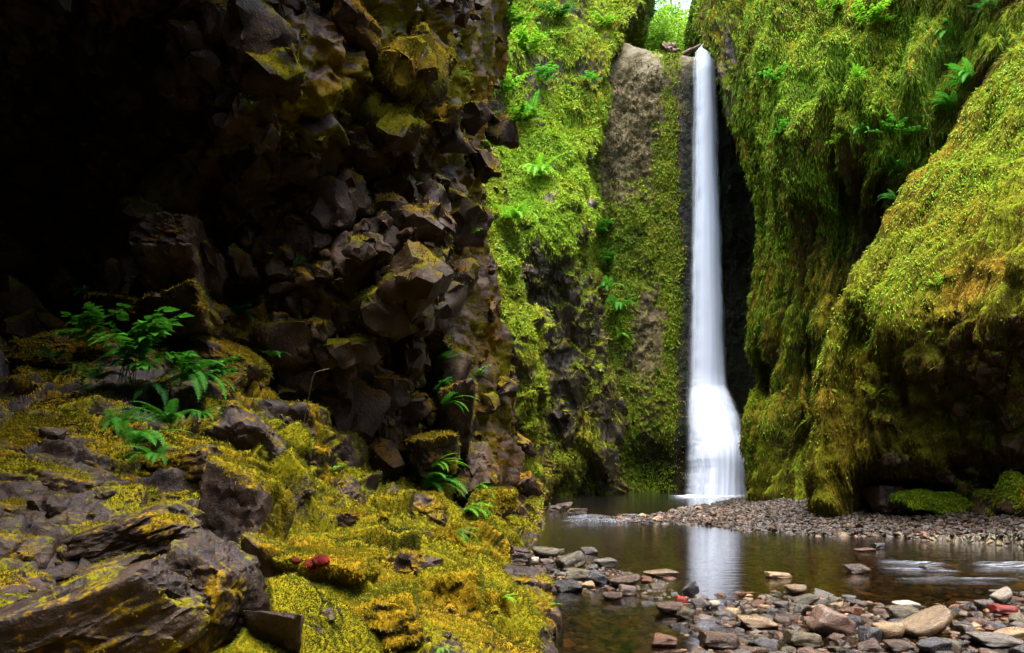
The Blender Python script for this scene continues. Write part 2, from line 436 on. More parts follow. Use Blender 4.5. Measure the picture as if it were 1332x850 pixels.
def surf_scatter(S, wt, n, dpow=2.0, thin=0.0):
    V = S.P.reshape(-1, 3); T = S.tris(); P, N, i = scatter(V, T, wt, n, dpow)
    N = N * np.sign((N * S.N.reshape(-1, 3)[T[i, 0]]).sum(-1))[:, None]
    return P, N
def moss_child(parent, P, N, Lk, Wk, droop, spread, cols, freq=0.7, name='moss', seed=0, label=None, minL=0.012):
    d = P[:, 1]; c = pick(cols, P, freq, 0.3, seed)
    V, Fq, cc = blades(P, N, np.maximum(minL, Lk * d), np.maximum(minL * 0.25, Wk * d), droop, spread, c)
    o = link(name, mesh_np(name, V, Fq, M['moss'], cols=cc), parent); o['kind'] = 'stuff'
    if label: o['label'] = label
    return o
def leaf_child(parent, P, N, Lk, cols, freq=0.5, name='leaves', seed=0, asp=0.6, label=None, up=0.5):
    d = P[:, 1]; c = pick(cols, P, freq, 0.35, seed)
    V, T, cc = leaves(P + N * 0.02, N, Lk * d, Lk * d * asp, c, up=up)
    o = link(name, mesh_np(name, V, T, M['leaf'], cols=cc), parent); o['kind'] = 'stuff'
    if label: o['label'] = label
    return o
def cliff_moss(V, up):
    x, y = proj(V); return 0.21 + 0.42 * up + 0.26 * fbm(V, 0.8, 3, seed=9) + 0.14 * fbm(V, 5, 3, seed=3) + 0.55 * blob(x, y, 490, 100, 150, 90) + 0.2 * blob(x, y, 640, 500, 45, 180) + 0.15 * blob(x, y, 80, 420, 160, 60) + 0.2 * blob(x, y, 300, 440, 70, 70)
x_, y_ = proj(S.P); vis = ((x_ > -120) & (x_ < 700) & (y_ > -80)).astype(float); sparse = 1 - 0.94 * sst(x_, 560, 605)
chunks(cl, S, (vis * sparse * sst(fbm(S.P, 0.6, 3, seed=21), -0.5, 0.3) + 0.05 * vis).ravel(), 3200, 0.08, 0.60, M['dark_cliff'], cliff_moss, label='broken angular basalt blocks of the cliff face', seed=1, sink=0.66, cols=[DRK, OLV, (0.17, 0.13, 0.01), OLV, RUS, OLV, BRN], nbl=130000)
Pm, Nm = surf_scatter(S, wt + 0.04, 150000)
moss_child(cl, Pm, Nm, 0.0045, 0.0010, 0.9, 0.8, [DRK, OLV, (0.17, 0.13, 0.01), OLV, RUS, OLV, BRN], 1.2)

# ------------------------------------------------------------------ mossy spur in front of the left slope
def crow(py, pts, sil, ds, back=4.5):
    return [W(x, py, d) for x, d in pts] + [W(sil, py, ds), W(sil - 6, py, ds + 1.6), W(sil - 60, py, ds + back)]
C = [
    crow(150, [(470, 23), (540, 26), (580, 27.2), (608, 27.8)], 618, 28.5),
    crow(230, [(470, 22), (540, 24.8), (590, 26), (622, 26.8)], 640, 27.6),
    crow(290, [(470, 21), (540, 24), (590, 25), (630, 25.8)], 655, 26.8),
    crow(350, [(470, 20.5), (540, 23.2), (600, 24), (645, 24.6)], 672, 25.8),
    crow(400, [(470, 20), (540, 22.6), (605, 23.5), (655, 24.2)], 686, 25.3),
    crow(440, [(470, 20), (540, 22.4), (610, 23.4), (665, 23.8)], 697, 24.9),
    crow(500, [(470, 20), (540, 22.6), (615, 23.6), (670, 23.6)], 704, 24.7),
    crow(560, [(470, 20), (540, 22.8), (620, 23.9), (675, 23.8)], 706, 24.6),
    crow(610, [(470, 20), (540, 23), (620, 24.1), (675, 24.1)], 702, 24.8),
    crow(660, [(470, 20), (540, 23), (620, 24.1), (675, 24.2)], 700, 24.9),
    crow(720, [(470, 20), (540, 23), (620, 24.1), (675, 24.2)], 700, 24.9),
]
S = Surf(C, int(420 * Q), int(200 * Q)); S.face_to((0, 0, 1.3)); P = S.P.copy()
h1, e1, _ = cells(P, (1.3, 1.3, 2.2), 5, 0.7); h2, e2, _ = cells(P, (0.5, 0.5, 0.8), 6, 0.7)
S.disp(0.28 * h1 + 0.13 * h2 - 0.12 * np.exp(-(e2 / 0.1) ** 2) + 0.22 * fbm(P, 0.8, 5, seed=3) + 0.10 * ridged(P * np.array([1, 1, 0.25]), 2.5, 3, seed=2))
px, py = proj(S.P); up = S.N[..., 2]
moss = 0.35 + 0.5 * up + 0.22 * fbm(S.P, 0.7, 4, seed=19) + 0.15 * fbm(S.P, 3, 3, seed=20)
moss += 0.5 * blob(px, py, 690, 520, 22, 110) + 0.6 * blob(px, py, 660, 330, 40, 90) + 0.3 * blob(px, py, 690, 640, 40, 30) - 0.3 * blob(px, py, 640, 480, 26, 90)
moss = np.clip(moss, 0, 1)
sp = build_surf('rock_spur', S, M['left_mid'], moss, 'narrow rock spur with yellow-green hanging moss between the dark cliff and the green slope', 'rock spur')
Pm, Nm = surf_scatter(S, sst(moss, 0.4, 0.7).ravel(), 60000)
moss_child(sp, Pm, Nm, 0.0050, 0.0011, 0.9, 0.6, [BRN, OLV, YEL, LIM, YEL], 0.5)
w2 = (sst(moss, 0.5, 0.8) * (blob(px, py, 660, 320, 45, 110) * 1.5 + 0.06)).ravel()
Pm, Nm = surf_scatter(S, w2, 9000)
leaf_child(sp, Pm, Nm, 0.0042, [LIM, (0.15, 0.25, 0.012), GRN], 0.6)
chunks(sp, S, ((1 - sst(moss, 0.35, 0.6)) + 0.1).ravel(), 700, 0.10, 0.4, M['left_mid'], lambda V, up: 0.32 + 0.45 * up + 0.25 * fbm(V, 0.9, 3), label='broken angular rock of the spur', seed=2, cols=[OLV, YEL, LIM], nbl=14000, sink=0.5)
SPUR = S

# ------------------------------------------------------------------ green slope and bulge on the left
def grow(py, pts, sil, ds, back=3.5):
    return [W(x, py, d) for x, d in pts] + [W(sil, py, ds), W(sil + 3, py, ds + 1.5), W(sil - 2, py, ds + back + 3)]
C = [
    grow(-330, [(440, 31), (560, 36), (640, 40), (700, 43), (750, 45)], 850, 48),
    grow(-130, [(440, 28), (560, 32.5), (640, 36), (700, 39), (750, 40.5)], 845, 43),
    grow(-20, [(440, 27), (560, 31), (640, 34.5), (700, 36.5), (750, 37.5)], 838, 39),
    grow(50, [(440, 26), (560, 30), (640, 33), (700, 35), (750, 35.6)], 803, 36.6),
    grow(110, [(440, 26), (560, 29.5), (635, 32), (700, 34), (745, 34.8)], 793, 35.6),
    grow(165, [(440, 25.5), (560, 29), (630, 31.2), (690, 32.8), (735, 33.6)], 786, 34.8),
    grow(215, [(440, 25), (560, 28.4), (630, 30.4), (685, 31.6), (730, 32.2)], 772, 33.4),
    grow(270, [(440, 25), (560, 28), (630, 29.6), (685, 29.9), (735, 30.3)], 781, 31.8),
    grow(300, [(440, 25), (560, 27.8), (630, 29.2), (685, 29.2), (735, 29.5)], 778, 31.0),
    grow(350, [(440, 25), (560, 27.6), (630, 28.9), (685, 29.6), (735, 29.8)], 765, 31.0),
    grow(400, [(440, 25), (560, 27.8), (630, 29.0), (685, 30.1), (735, 30.3)], 764, 31.1),
    grow(450, [(440, 25), (560, 28), (630, 29.1), (685, 30.3), (740, 30.5)], 780, 31.2),
    grow(500, [(440, 25), (560, 28), (630, 29.2), (685, 30.3), (750, 30.5)], 791, 31.0),
    grow(560, [(440, 25), (560, 28), (630, 29.3), (685, 30.5), (755, 30.8)], 798, 31.1),
    grow(600, [(440, 25), (560, 28), (630, 29.4), (685, 30.1), (750, 30.3)], 789, 31.2),
    grow(640, [(440, 25), (560, 28), (630, 29.5), (685, 30.3), (740, 30.6)], 772, 31.6),
    grow(700, [(440, 25), (560, 28), (630, 29.5), (685, 30.3), (740, 30.6)], 770, 31.6),
]
S = Surf(C, int(470 * Q), int(330 * Q)); S.face_to((0, 0, 1.3)); P = S.P.copy(); px, py = proj(P)
h1, e1, _ = cells(P, (2.2, 2.2, 3.0), 15, 0.7); h2, e2, _ = cells(P, (0.8, 0.8, 1.1), 16, 0.7)
low = sst(py, 300, 360)
S.disp((0.25 + 0.2 * low) * h1 + (0.1 + 0.1 * low) * h2 + 0.45 * fbm(P, 0.35, 5, seed=33) * (1 - 0.5 * low) + 0.10 * ridged(P * np.array([1, 1, 0.3]), 1.6, 4, seed=2) + 0.05 * fbm(P, 4, 3))
px, py = proj(S.P); up = S.N[..., 2]
n1 = fbm(S.P, 0.45, 4, seed=29)
moss = 0.62 + 0.5 * up + 0.25 * n1 + 0.15 * fbm(S.P, 2.5, 3, seed=20) - 0.34 * low
moss += 0.45 * blob(px, py, 762, 560, 16, 70) + 0.35 * blob(px, py, 735, 620, 60, 40) + 0.3 * blob(px, py, 735, 330, 40, 30)
moss -= 0.45 * blob(px, py, 700, 100, 26, 40) + 0.4 * blob(px, py, 715, 250, 14, 30) + 0.35 * blob(px, py, 775, 215, 14, 22) + 0.25 * blob(px, py, 760, 20, 25, 30)
moss = np.clip(moss, 0, 1)
sl = build_surf('slope', S, M['left_mid'], moss, 'steep bright green mossy slope bulging out left of the waterfall, brown rock at its foot', 'rocky slope')
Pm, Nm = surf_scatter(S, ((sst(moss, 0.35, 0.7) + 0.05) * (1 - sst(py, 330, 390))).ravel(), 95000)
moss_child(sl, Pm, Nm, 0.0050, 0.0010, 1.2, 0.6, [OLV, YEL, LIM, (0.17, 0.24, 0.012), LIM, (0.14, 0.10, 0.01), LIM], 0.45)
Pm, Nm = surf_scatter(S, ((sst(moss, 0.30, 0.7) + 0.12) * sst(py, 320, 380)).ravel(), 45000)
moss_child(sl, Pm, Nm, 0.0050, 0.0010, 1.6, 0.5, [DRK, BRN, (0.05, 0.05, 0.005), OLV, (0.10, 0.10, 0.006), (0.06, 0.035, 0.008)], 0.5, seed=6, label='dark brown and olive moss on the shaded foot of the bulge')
w2 = (sst(moss, 0.5, 0.9) * (0.12 + 1.0 * blob(px, py, 660, 220, 70, 130) + 0.6 * blob(px, py, 790, 400, 20, 60) + 0.25 * sst(n1, 0, 0.5)) * (1 - 0.6 * low)).ravel()
Pm, Nm = surf_scatter(S, w2, 42000)
leaf_child(sl, Pm, Nm, 0.0040, [(0.09, 0.20, 0.012), (0.14, 0.26, 0.014), LIM, (0.18, 0.24, 0.012)], 0.5)
chunks(sl, S, ((1 - sst(moss, 0.35, 0.65)) * sst(py, 200, 320)).ravel(), 900, 0.12, 0.5, M['left_mid'], lambda V, up: 0.28 + 0.45 * up + 0.28 * fbm(V, 0.7, 3), label='broken rock at the foot of the slope', seed=3, dpow=0, cols=[OLV, YEL, LIM], nbl=16000, sink=0.55)
lm = (sst(moss, 0.4, 0.75) * (blob(px, py, 660, 200, 70, 150) + 0.5 * blob(px, py, 740, 230, 50, 60))).ravel()
Pm, Nm = surf_scatter(S, lm, 45000)
moss_child(sl, Pm, Nm, 0.0062, 0.0009, 1.2, 0.6, [(0.14, 0.24, 0.010), (0.19, 0.33, 0.012), LIM, (0.24, 0.30, 0.02)], 0.7, seed=4, label='bright lime grass and moss high on the slope')
SLOPE = S

# ------------------------------------------------------------------ headwall behind the fall
def hrow(py, pts): return [W(x, py, d) for x, d in pts]
def lip(dd, dz):
    r = []
    for (x, py, d) in ((700, 22, 36.8), (775, 34, 37.4), (800, 48, 37.2), (830, 59, 37.2), (860, 66, 36.9), (893, 70, 36.2), (915, 71, 35.6), (945, 71, 35.6), (985, 68, 35.4), (1030, 60, 34), (1090, 50, 32)):
        q = W(x, py, d); q[1] += dd; q[2] += dz; r.append(q)
    return r
H = [(700, 36.6), (775, 37.2), (800, 37.0), (830, 37.0), (860, 36.7), (893, 36.0), (915, 35.3), (945, 35.3), (985, 35.2), (1030, 33.8), (1090, 31.8)]
def hshift(py, dl, dr): return hrow(py, [(x, d + dl + (dr - dl) * np.clip((x - 780) / 180, 0, 1)) for x, d in H])
C = [lip(26, 1.2), lip(12, 0.4), lip(4.5, 0.05), lip(1.2, 0.0), lip(0, -0.12), hshift(100, -0.3, 0), hshift(180, -0.8, 0.1), hshift(260, -1.2, 0.2), hshift(350, -1.8, 0.3), hshift(430, -2.2, 0.3),
     hshift(500, -2.4, 0.2), hshift(560, -2.5, 0.0), hshift(600, -2.2, 0.1), hshift(640, -2.0, 0.2), hshift(700, -2.0, 0.2)]
S = Surf(C, int(470 * Q), int(280 * Q)); S.face_to((0, 0, 1.3)); P = S.P.copy(); px, py = proj(P)
wall = sst(py, 70, 110)
h2, e2, _ = cells(P, (0.8, 0.8, 1.0), 16, 0.7); h3, e3, _ = cells(P, (0.22, 0.3, 0.22), 17, 0.9)
lft = 1 - sst(px, 840, 880); gul = blob(px, py, 785, 330, 22, 150)
base = blob(px, py, 850, 605, 34, 26)
S.disp(wall * (1 - 0.6 * sst(px, 850, 880)) * (0.20 * fbm(P, 0.4, 5, seed=43) + 0.03 * h2 + 0.035 * h3 + lft * (0.09 * fbm(P, 1.3, 5, 0.7, seed=44) + 0.06 * ridged(P * np.array([1, 1, .4]), 1.5, 4, seed=3)) - 0.9 * gul - 0.9 * base + 0.25 * blob(px, py, 860, 520, 40, 60)) + (1 - wall) * 0.08 * fbm(P, 1.2, 4, seed=45))
px, py = proj(S.P); up = S.N[..., 2]
n1 = fbm(S.P, 0.5, 4, seed=49); n2 = fbm(S.P, 1.8, 4, seed=50); pxn = px + 10 * n1 + 7 * n2
moss = 0.30 + 0.4 * up + 0.18 * n1 + 0.12 * n2
moss += 0.75 * blob(px + 12 * n2 + 6 * n1, py, 869, 240, 13, 190) + 0.35 * blob(px, py, 850, 300, 50, 80) + 0.4 * blob(px, py, 830, 600, 60, 90) + 0.5 * blob(px, py, 790, 400, 30, 150) + 0.3 * blob(px, py, 880, 420, 22, 120)
moss -= 0.5 * blob(px, py, 830, 130, 40, 90) + 0.35 * blob(px, py, 850, 440, 22, 60) + 0.75 * sst(pxn, 878, 897) 
moss = np.clip(moss, 0, 1)
hw = build_surf('headwall', S, M['head'], moss, 'tall pale rock face with green moss streaks behind the waterfall', 'rock wall')
me = hw.data
wetv = np.maximum(sst(pxn, 868, 893) * (1 - 0.10 * sst(px, 935, 950)), 0.8 * sst(px + 10 * n2, 800, 850) * sst(py, 560, 620)) * wall; at = me.attributes.new('wet', 'FLOAT', 'POINT'); at.data.foreach_set('value', wetv.astype(np.float32).ravel())
Pm, Nm = surf_scatter(S, (sst(moss, 0.4, 0.75)).ravel(), 50000)
moss_child(hw, Pm, Nm, 0.0040, 0.0011, 1.0, 0.5, [OLV, LIM, YEL, LIM, OLV], 0.6)
w2 = (sst(moss, 0.4, 0.7) * (0.25 + 0.8 * blob(px, py, 800, 380, 40, 140) + 0.5 * sst(n2, 0.1, 0.6)) * (1 - sst(pxn, 882, 897))).ravel()
Pm, Nm = surf_scatter(S, w2, 15000)
leaf_child(hw, Pm, Nm, 0.0040, [LIM, GRN, (0.13, 0.2, 0.012)], 0.8)
rb = (0.35 + 0.65 * blob(px, py, 830, 140, 50, 110)).ravel() * (1 - sst(pxn, 880, 895)).ravel() * wall.ravel()
Pm, Nm = surf_scatter(S, rb, 22000)
moss_child(hw, Pm, Nm, 0.0026, 0.0016, 0.3, 1.0, [(0.16, 0.11, 0.05), (0.12, 0.09, 0.03), (0.10, 0.11, 0.02), (0.20, 0.14, 0.08)], 1.5, name='lichen', seed=8, label='dry brown lichen tufts on the pale rock face')
HEAD = S

# ------------------------------------------------------------------ right cliffs
def rrow(py, back, pts): return [W(back, py, 39)] + [W(x, py, d) for x, d in pts]
C = [
    rrow(-700, 1040, [(960, 34), (985, 31.5), (1040, 29.5), (1100, 27), (1160, 25), (1230, 23), (1330, 22), (1560, 20), (2300, 14)]),
    rrow(-250, 960, [(885, 33), (912, 31), (975, 28.8), (1050, 26.6), (1110, 24.8), (1180, 23), (1290, 21.4), (1500, 20), (2200, 14)]),
    rrow(-60, 950, [(900, 32), (925, 30.4), (980, 28.2), (1040, 26), (1100, 24.0), (1165, 22.4), (1260, 21), (1450, 19.5), (2100, 14)]),
    rrow(30, 950, [(899, 31.5), (925, 30), (972, 27.8), (1030, 25.5), (1090, 23.6), (1155, 22), (1240, 21), (1400, 19.5), (2000, 14)]),
    rrow(62, 950, [(912, 31.3), (935, 29.8), (972, 27.6), (1025, 25.2), (1085, 23.3), (1150, 21.9), (1235, 21), (1400, 19.5), (2000, 14)]),
    rrow(90, 965, [(926, 31), (942, 29.6), (974, 27.4), (1022, 25.0), (1080, 23.2), (1145, 21.8), (1230, 21), (1400, 19.5), (2000, 14)]),
    rrow(150, 975, [(937, 30.8), (952, 29.4), (982, 27.0), (1025, 24.8), (1078, 23.0), (1140, 21.7), (1220, 21.3), (1380, 19.5), (2000, 14)]),
    rrow(200, 1000, [(962, 30.3), (976, 29.0), (1000, 26.8), (1035, 24.6), (1080, 22.9), (1135, 21.6), (1215, 21.6), (1360, 19.5), (2000, 14)]),
    rrow(270, 1015, [(977, 30), (988, 28.8), (1008, 26.7), (1040, 24.4), (1080, 23.4), (1130, 22.9), (1205, 21.8), (1350, 19.5), (2000, 14)]),
    rrow(330, 1010, [(975, 30), (986, 28.7), (1006, 26.6), (1038, 24.4), (1078, 23.6), (1125, 23.2), (1200, 21.8), (1350, 19.5), (2000, 14)]),
    rrow(400, 1000, [(966, 30), (977, 28.7), (1000, 26.5), (1032, 24.3), (1070, 23.6), (1115, 23.6), (1200, 21.6), (1350, 19.5), (2000, 14)]),
    rrow(450, 1000, [(964, 30), (975, 28.8), (998, 26.7), (1030, 24.4), (1066, 23.8), (1112, 23.8), (1200, 21.6), (1350, 19.5), (2000, 14)]),
    rrow(490, 1005, [(969, 30.3), (981, 29.2), (1002, 27.2), (1032, 24.7), (1064, 24.2), (1110, 23.8), (1200, 21.6), (1350, 19.5), (2000, 14)]),
    rrow(560, 995, [(960, 29.8), (972, 28.6), (996, 26.8), (1028, 24.7), (1062, 24.2), (1110, 23.8), (1200, 21.6), (1350, 19.5), (2000, 14)]),
    rrow(640, 1003, [(968, 29.5), (980, 28.4), (1000, 26.8), (1028, 24.9), (1062, 23.4), (1110, 22.4), (1200, 21.6), (1350, 19.5), (2000, 14)]),
    rrow(700, 1003, [(968, 29.5), (980, 28.4), (1000, 26.8), (1028, 24.9), (1062, 23.4), (1110, 22.4), (1200, 21.6), (1350, 19.5), (2000, 14)]),
]
S = Surf(C, int(560 * Q), int(480 * Q)); S.face_to((0, 0, 1.3)); P = S.P.copy(); px, py = proj(P); u, v = S.uv[..., 0], S.uv[..., 1]
D = np.stack([u + 0.12 * v + 0.35 * fbm(P, 0.35, 3, seed=51), v * 0.16, 0 * u], -1)
fold = ridged(D, 0.55, 4, 0.55, seed=7)
drape = ridged(D * np.array([1, 0.6, 1]), 2.6, 3, 0.5, seed=8)
up0 = sst(py, 60, 250)
ef = 0.3 + 0.7 * sst(u, 12.5, 16.5)
print('R1 u range at columns', u[0, ::40].round(1))
S.disp(ef * (0.85 * fold + 0.35 * fbm(P, 0.4, 4, seed=53)) + 0.22 * drape + 0.07 * fbm(P, 2.4, 4, seed=54) + 0.9 * blob(px, py, 1050, 130, 25, 200) * 0.5 - 0.7 * blob(px, py, 1090, 330, 16, 130) - 0.8 * blob(px, py, 1150, 330, 30, 120) - 0.8 * blob(px, py, 985, 495, 14, 20) + 0.5 * blob(px, py, 1120, 130, 40, 60))
px, py = proj(S.P); up = S.N[..., 2]
n1 = fbm(S.P, 0.5, 4, seed=59); n2 = fbm(S.P, 2.2, 4, seed=60)
moss = 0.62 + 0.55 * up + 0.16 * n1 + 0.14 * n2 + 0.10 * fold
moss += 0.22 * fold - 0.10
moss -= 0.6 * blob(px, py, 925, 90, 45, 110) + 0.45 * blob(px, py, 1140, 400, 60, 160) + 0.25 * blob(px, py, 1130, 280, 50, 60) + 0.3 * blob(px, py, 1010, 600, 30, 50)
moss = np.clip(moss, 0, 1)
rm = build_surf('canyon_wall', S, M['right'], moss, 'tall green canyon wall draped in hanging moss, immediately right of the waterfall', 'canyon wall')
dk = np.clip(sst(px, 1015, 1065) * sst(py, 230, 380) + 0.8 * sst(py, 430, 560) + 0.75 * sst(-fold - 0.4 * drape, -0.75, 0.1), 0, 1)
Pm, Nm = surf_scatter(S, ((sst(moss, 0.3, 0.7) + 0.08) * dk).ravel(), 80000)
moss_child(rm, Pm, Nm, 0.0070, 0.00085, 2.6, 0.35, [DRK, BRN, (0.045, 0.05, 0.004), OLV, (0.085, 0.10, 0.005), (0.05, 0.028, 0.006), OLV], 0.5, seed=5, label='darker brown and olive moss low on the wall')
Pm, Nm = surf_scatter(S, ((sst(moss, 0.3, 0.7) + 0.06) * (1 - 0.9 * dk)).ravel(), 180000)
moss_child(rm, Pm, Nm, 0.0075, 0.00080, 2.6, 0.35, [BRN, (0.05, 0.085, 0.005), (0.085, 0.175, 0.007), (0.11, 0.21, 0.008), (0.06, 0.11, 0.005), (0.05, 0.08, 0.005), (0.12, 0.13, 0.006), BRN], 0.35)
w2 = (sst(moss, 0.5, 0.85) * (0.15 + 0.9 * blob(px, py, 1060, 60, 120, 90) + 0.6 * sst(n1, 0, 0.6)) ).ravel()
Pm, Nm = surf_scatter(S, w2, 20000)
leaf_child(rm, Pm, Nm, 0.0031, [(0.07, 0.15, 0.010), (0.12, 0.2, 0.01), LIM, (0.14, 0.25, 0.010), (0.07, 0.15, 0.01)], 0.5)
lm = (sst(moss, 0.4, 0.75) * (blob(px, py, 1060, 90, 100, 150) + 0.5 * blob(px, py, 1000, 230, 40, 120)) * sst(fold, -0.2, 0.8)).ravel()
Pm, Nm = surf_scatter(S, lm, 60000)
moss_child(rm, Pm, Nm, 0.0062, 0.0009, 1.6, 0.5, [(0.10, 0.22, 0.008), (0.14, 0.30, 0.010), (0.18, 0.33, 0.012), (0.17, 0.24, 0.012)], 0.7, seed=4, label='lime green moss on the upper ribs')
RMID = S

C = [
    R(-700, (1700, 27), (1640, 21), (1670, 19.5), (1720, 18.5), (1800, 17), (1950, 15), (2400, 10), (3400, 5)),
    R(-300, (1580, 25), (1520, 19.5), (1550, 18.4), (1600, 17.4), (1690, 16), (1860, 14.2), (2300, 10), (3400, 5)),
    R(-80, (1480, 25), (1420, 18.6), (1452, 17.6), (1500, 16.6), (1590, 15.4), (1770, 13.8), (2200, 9.6), (3400, 5)),
    R(75, (1400, 25), (1333, 18.3), (1365, 17.2), (1410, 16.2), (1480, 15.1), (1660, 13.4), (2120, 9.4), (3400, 5)),
    R(160, (1330, 25), (1264, 18.1), (1297, 16.9), (1340, 15.8), (1405, 14.7), (1570, 13), (2060, 9.2), (3400, 5)),
    R(240, (1270, 25), (1205, 17.9), (1238, 16.7), (1280, 15.5), (1340, 14.3), (1490, 12.7), (2000, 9.2), (3400, 5)),
    R(330, (1205, 25), (1144, 17.7), (1177, 16.5), (1222, 15.3), (1296, 14.0), (1440, 12.5), (2000, 9.2), (3400, 5)),
    R(375, (1185, 25), (1120, 17.6), (1152, 16.5), (1200, 15.3), (1280, 14.1), (1425, 12.7), (2000, 9.2), (3400, 5)),
    R(410, (1165, 25), (1100, 17.6), (1131, 16.6), (1178, 15.3), (1268, 14.1), (1410, 12.8), (2000, 10), (3400, 5)),
    R(470, (1140, 25), (1078, 17.5), (1108, 16.7), (1154, 15.8), (1252, 14.6), (1400, 13.4), (2000, 11), (3400, 5)),
    R(540, (1130, 25), (1068, 17.5), (1097, 16.8), (1144, 16.1), (1244, 15.2), (1395, 13.9), (2000, 11), (3400, 5)),
    R(600, (1130, 25), (1067, 17.6), (1096, 16.9), (1140, 16.3), (1240, 15.6), (1390, 14.3), (2000, 10.6), (3400, 5)),
    R(665, (1135, 25), (1071, 17.8), (1100, 17.1), (1144, 17.5), (1236, 16.6), (1376, 14.8), (2000, 10.2), (3400, 5)),
    R(760, (1135, 25), (1071, 17.8), (1100, 17.1), (1144, 17.5), (1236, 16.6), (1376, 14.8), (2000, 10.2), (3400, 5)),
]
C = [[W(*q) for q in r] for r in C]
S = Surf(C, int(560 * Q), int(430 * Q)); S.face_to((0, 0, 1.3)); P = S.P.copy(); px, py = proj(P); u, v = S.uv[..., 0], S.uv[..., 1]
D = np.stack([u - 0.10 * v + 0.25 * fbm(P, 0.4, 3, seed=61), v * 0.14, 0 * u], -1)
fold = ridged(D, 0.5, 4, 0.5, seed=17); drape = ridged(D * np.array([1, 0.7, 1]), 3.2, 3, 0.55, seed=18)
under = sst(py + 0.5 * np.clip(px - 1130, -60, 210) - 60, 385, 480) * sst(px, 1105, 1195)
h1, e1, _ = cells(P, (0.9, 0.9, 1.3), 65, 0.7)
S.disp((1 - 0.6 * under) * (0.30 * fold + 0.13 * drape) + 0.26 * fbm(P, 0.5, 4, seed=63) + 0.05 * fbm(P, 3, 4, seed=64) + under * (0.16 * h1 + 0.16 * fbm(P, 1.3, 4, seed=66)))
px, py = proj(S.P); up = S.N[..., 2]
n1 = fbm(S.P, 0.7, 4, seed=69); n2 = fbm(S.P, 2.8, 4, seed=70)
moss = 0.80 + 0.5 * up + 0.12 * n1 + 0.14 * n2 + 0.08 * fold - 0.04 * under
moss = np.clip(moss, 0, 1)
rn = build_surf('overhang', S, M['right'], moss, 'big mossy overhanging rock shoulder at the right edge, dark undercut below', 'rock overhang')
Pm, Nm = surf_scatter(S, sst(moss, 0.3, 0.7).ravel() + 0.08, 240000)
moss_child(rn, Pm, Nm, 0.0062, 0.00075, 2.8, 0.28, [BRN, (0.11, 0.055, 0.008), OLV, (0.12, 0.075, 0.007), (0.10, 0.10, 0.006), (0.10, 0.06, 0.007), (0.13, 0.11, 0.006), OLV, BRN], 0.5, seed=2)
lime = blob(px - (1332 - (py - 75) * 0.72), py, 25, 180, 60, 230)
Pm, Nm = surf_scatter(S, (sst(moss, 0.4, 0.7) * lime).ravel(), 50000)
moss_child(rn, Pm, Nm, 0.0060, 0.0012, 0.9, 0.6, [(0.12, 0.27, 0.010), (0.15, 0.27, 0.012), (0.15, 0.18, 0.01)], 0.7, seed=3, label='lime green fresh moss along the upper edge')
w2 = (sst(moss, 0.5, 0.9) * sst(n2, -0.1, 0.7) * (1 - under * 0.7)).ravel()
Pm, Nm = surf_scatter(S, w2, 9000)
leaf_child(rn, Pm, Nm, 0.0034, [YEL, (0.17, 0.2, 0.02), LIM], 0.8)
chunks(rn, S, (under * (1 - sst(moss, 0.5, 0.8)) + 0.001).ravel(), 600, 0.08, 0.30, M['right'], lambda V, up: 0.44 + 0.4 * up + 0.3 * fbm(V, 0.9, 3), label='broken rock of the dark undercut', seed=4, cols=[OLV, BRN, RUS], nbl=16000, sink=0.5)
RNEAR = S
print('cliffs', round(time.time() - T0, 1))

# ------------------------------------------------------------------ rock above the lip, either side of the creek
def knob(name, ctr, rad, label, seed, moss_amt=0.75, n=90, leafn=3000, cols=(OLV, GRN, OLV)):
    th = np.linspace(0, 2 * np.pi, n * 2); ph = np.linspace(0.02, np.pi - 0.02, n)
    A, B = np.meshgrid(th, ph); dirs = np.stack([np.sin(B) * np.cos(A), np.sin(B) * np.sin(A), np.cos(B)], -1)
    P = dirs * np.array(rad); P = P + dirs * (0.22 * min(rad) * fbm(P, 0.35, 4, seed=seed) + 0.1 * fbm(P, 1.4, 3, seed=seed))[..., None] + np.array(ctr)
    P[:, -1] = P[:, 0]
    S = Surf.__new__(Surf); S.P = P; S.flip = 1.0; S.normals()
    if (S.N * (P - np.array(ctr))).sum(-1).mean() < 0: S.flip = -1.0; S.N = -S.N
    ms = np.clip(moss_amt + 0.3 * S.N[..., 2] + 0.2 * fbm(P, 1.2, 3, seed=seed + 1), 0, 1)
    o = build_surf(name, S, M['right'], ms, label, 'rock'); 
    Pm, Nm = surf_scatter(S, ms.ravel(), leafn * 2, 0); moss_child(o, Pm, Nm, 0.004, 0.0011, 0.8, 0.6, list(cols), 0.6)
    Pm, Nm = surf_scatter(S, ms.ravel(), leafn, 0); leaf_child(o, Pm, Nm, 0.0045, [GRN, LIM, OLV], 0.6)
    return o
c = W(792, 10, 43.5); knob('rock_shoulder', (c[0], c[1], c[2]), (1.9, 4.6, 4.4), 'dark green rock shoulder above the pale rock face, left of the gap of sky', 71)
c = W(918, 30, 40.5); knob('rock_shoulder', (c[0] + 0.45, c[1], c[2] + 0.4), (1.1, 3.6, 2.6), 'small mossy rock shoulder above the lip where the waterfall starts', 73, 0.6)

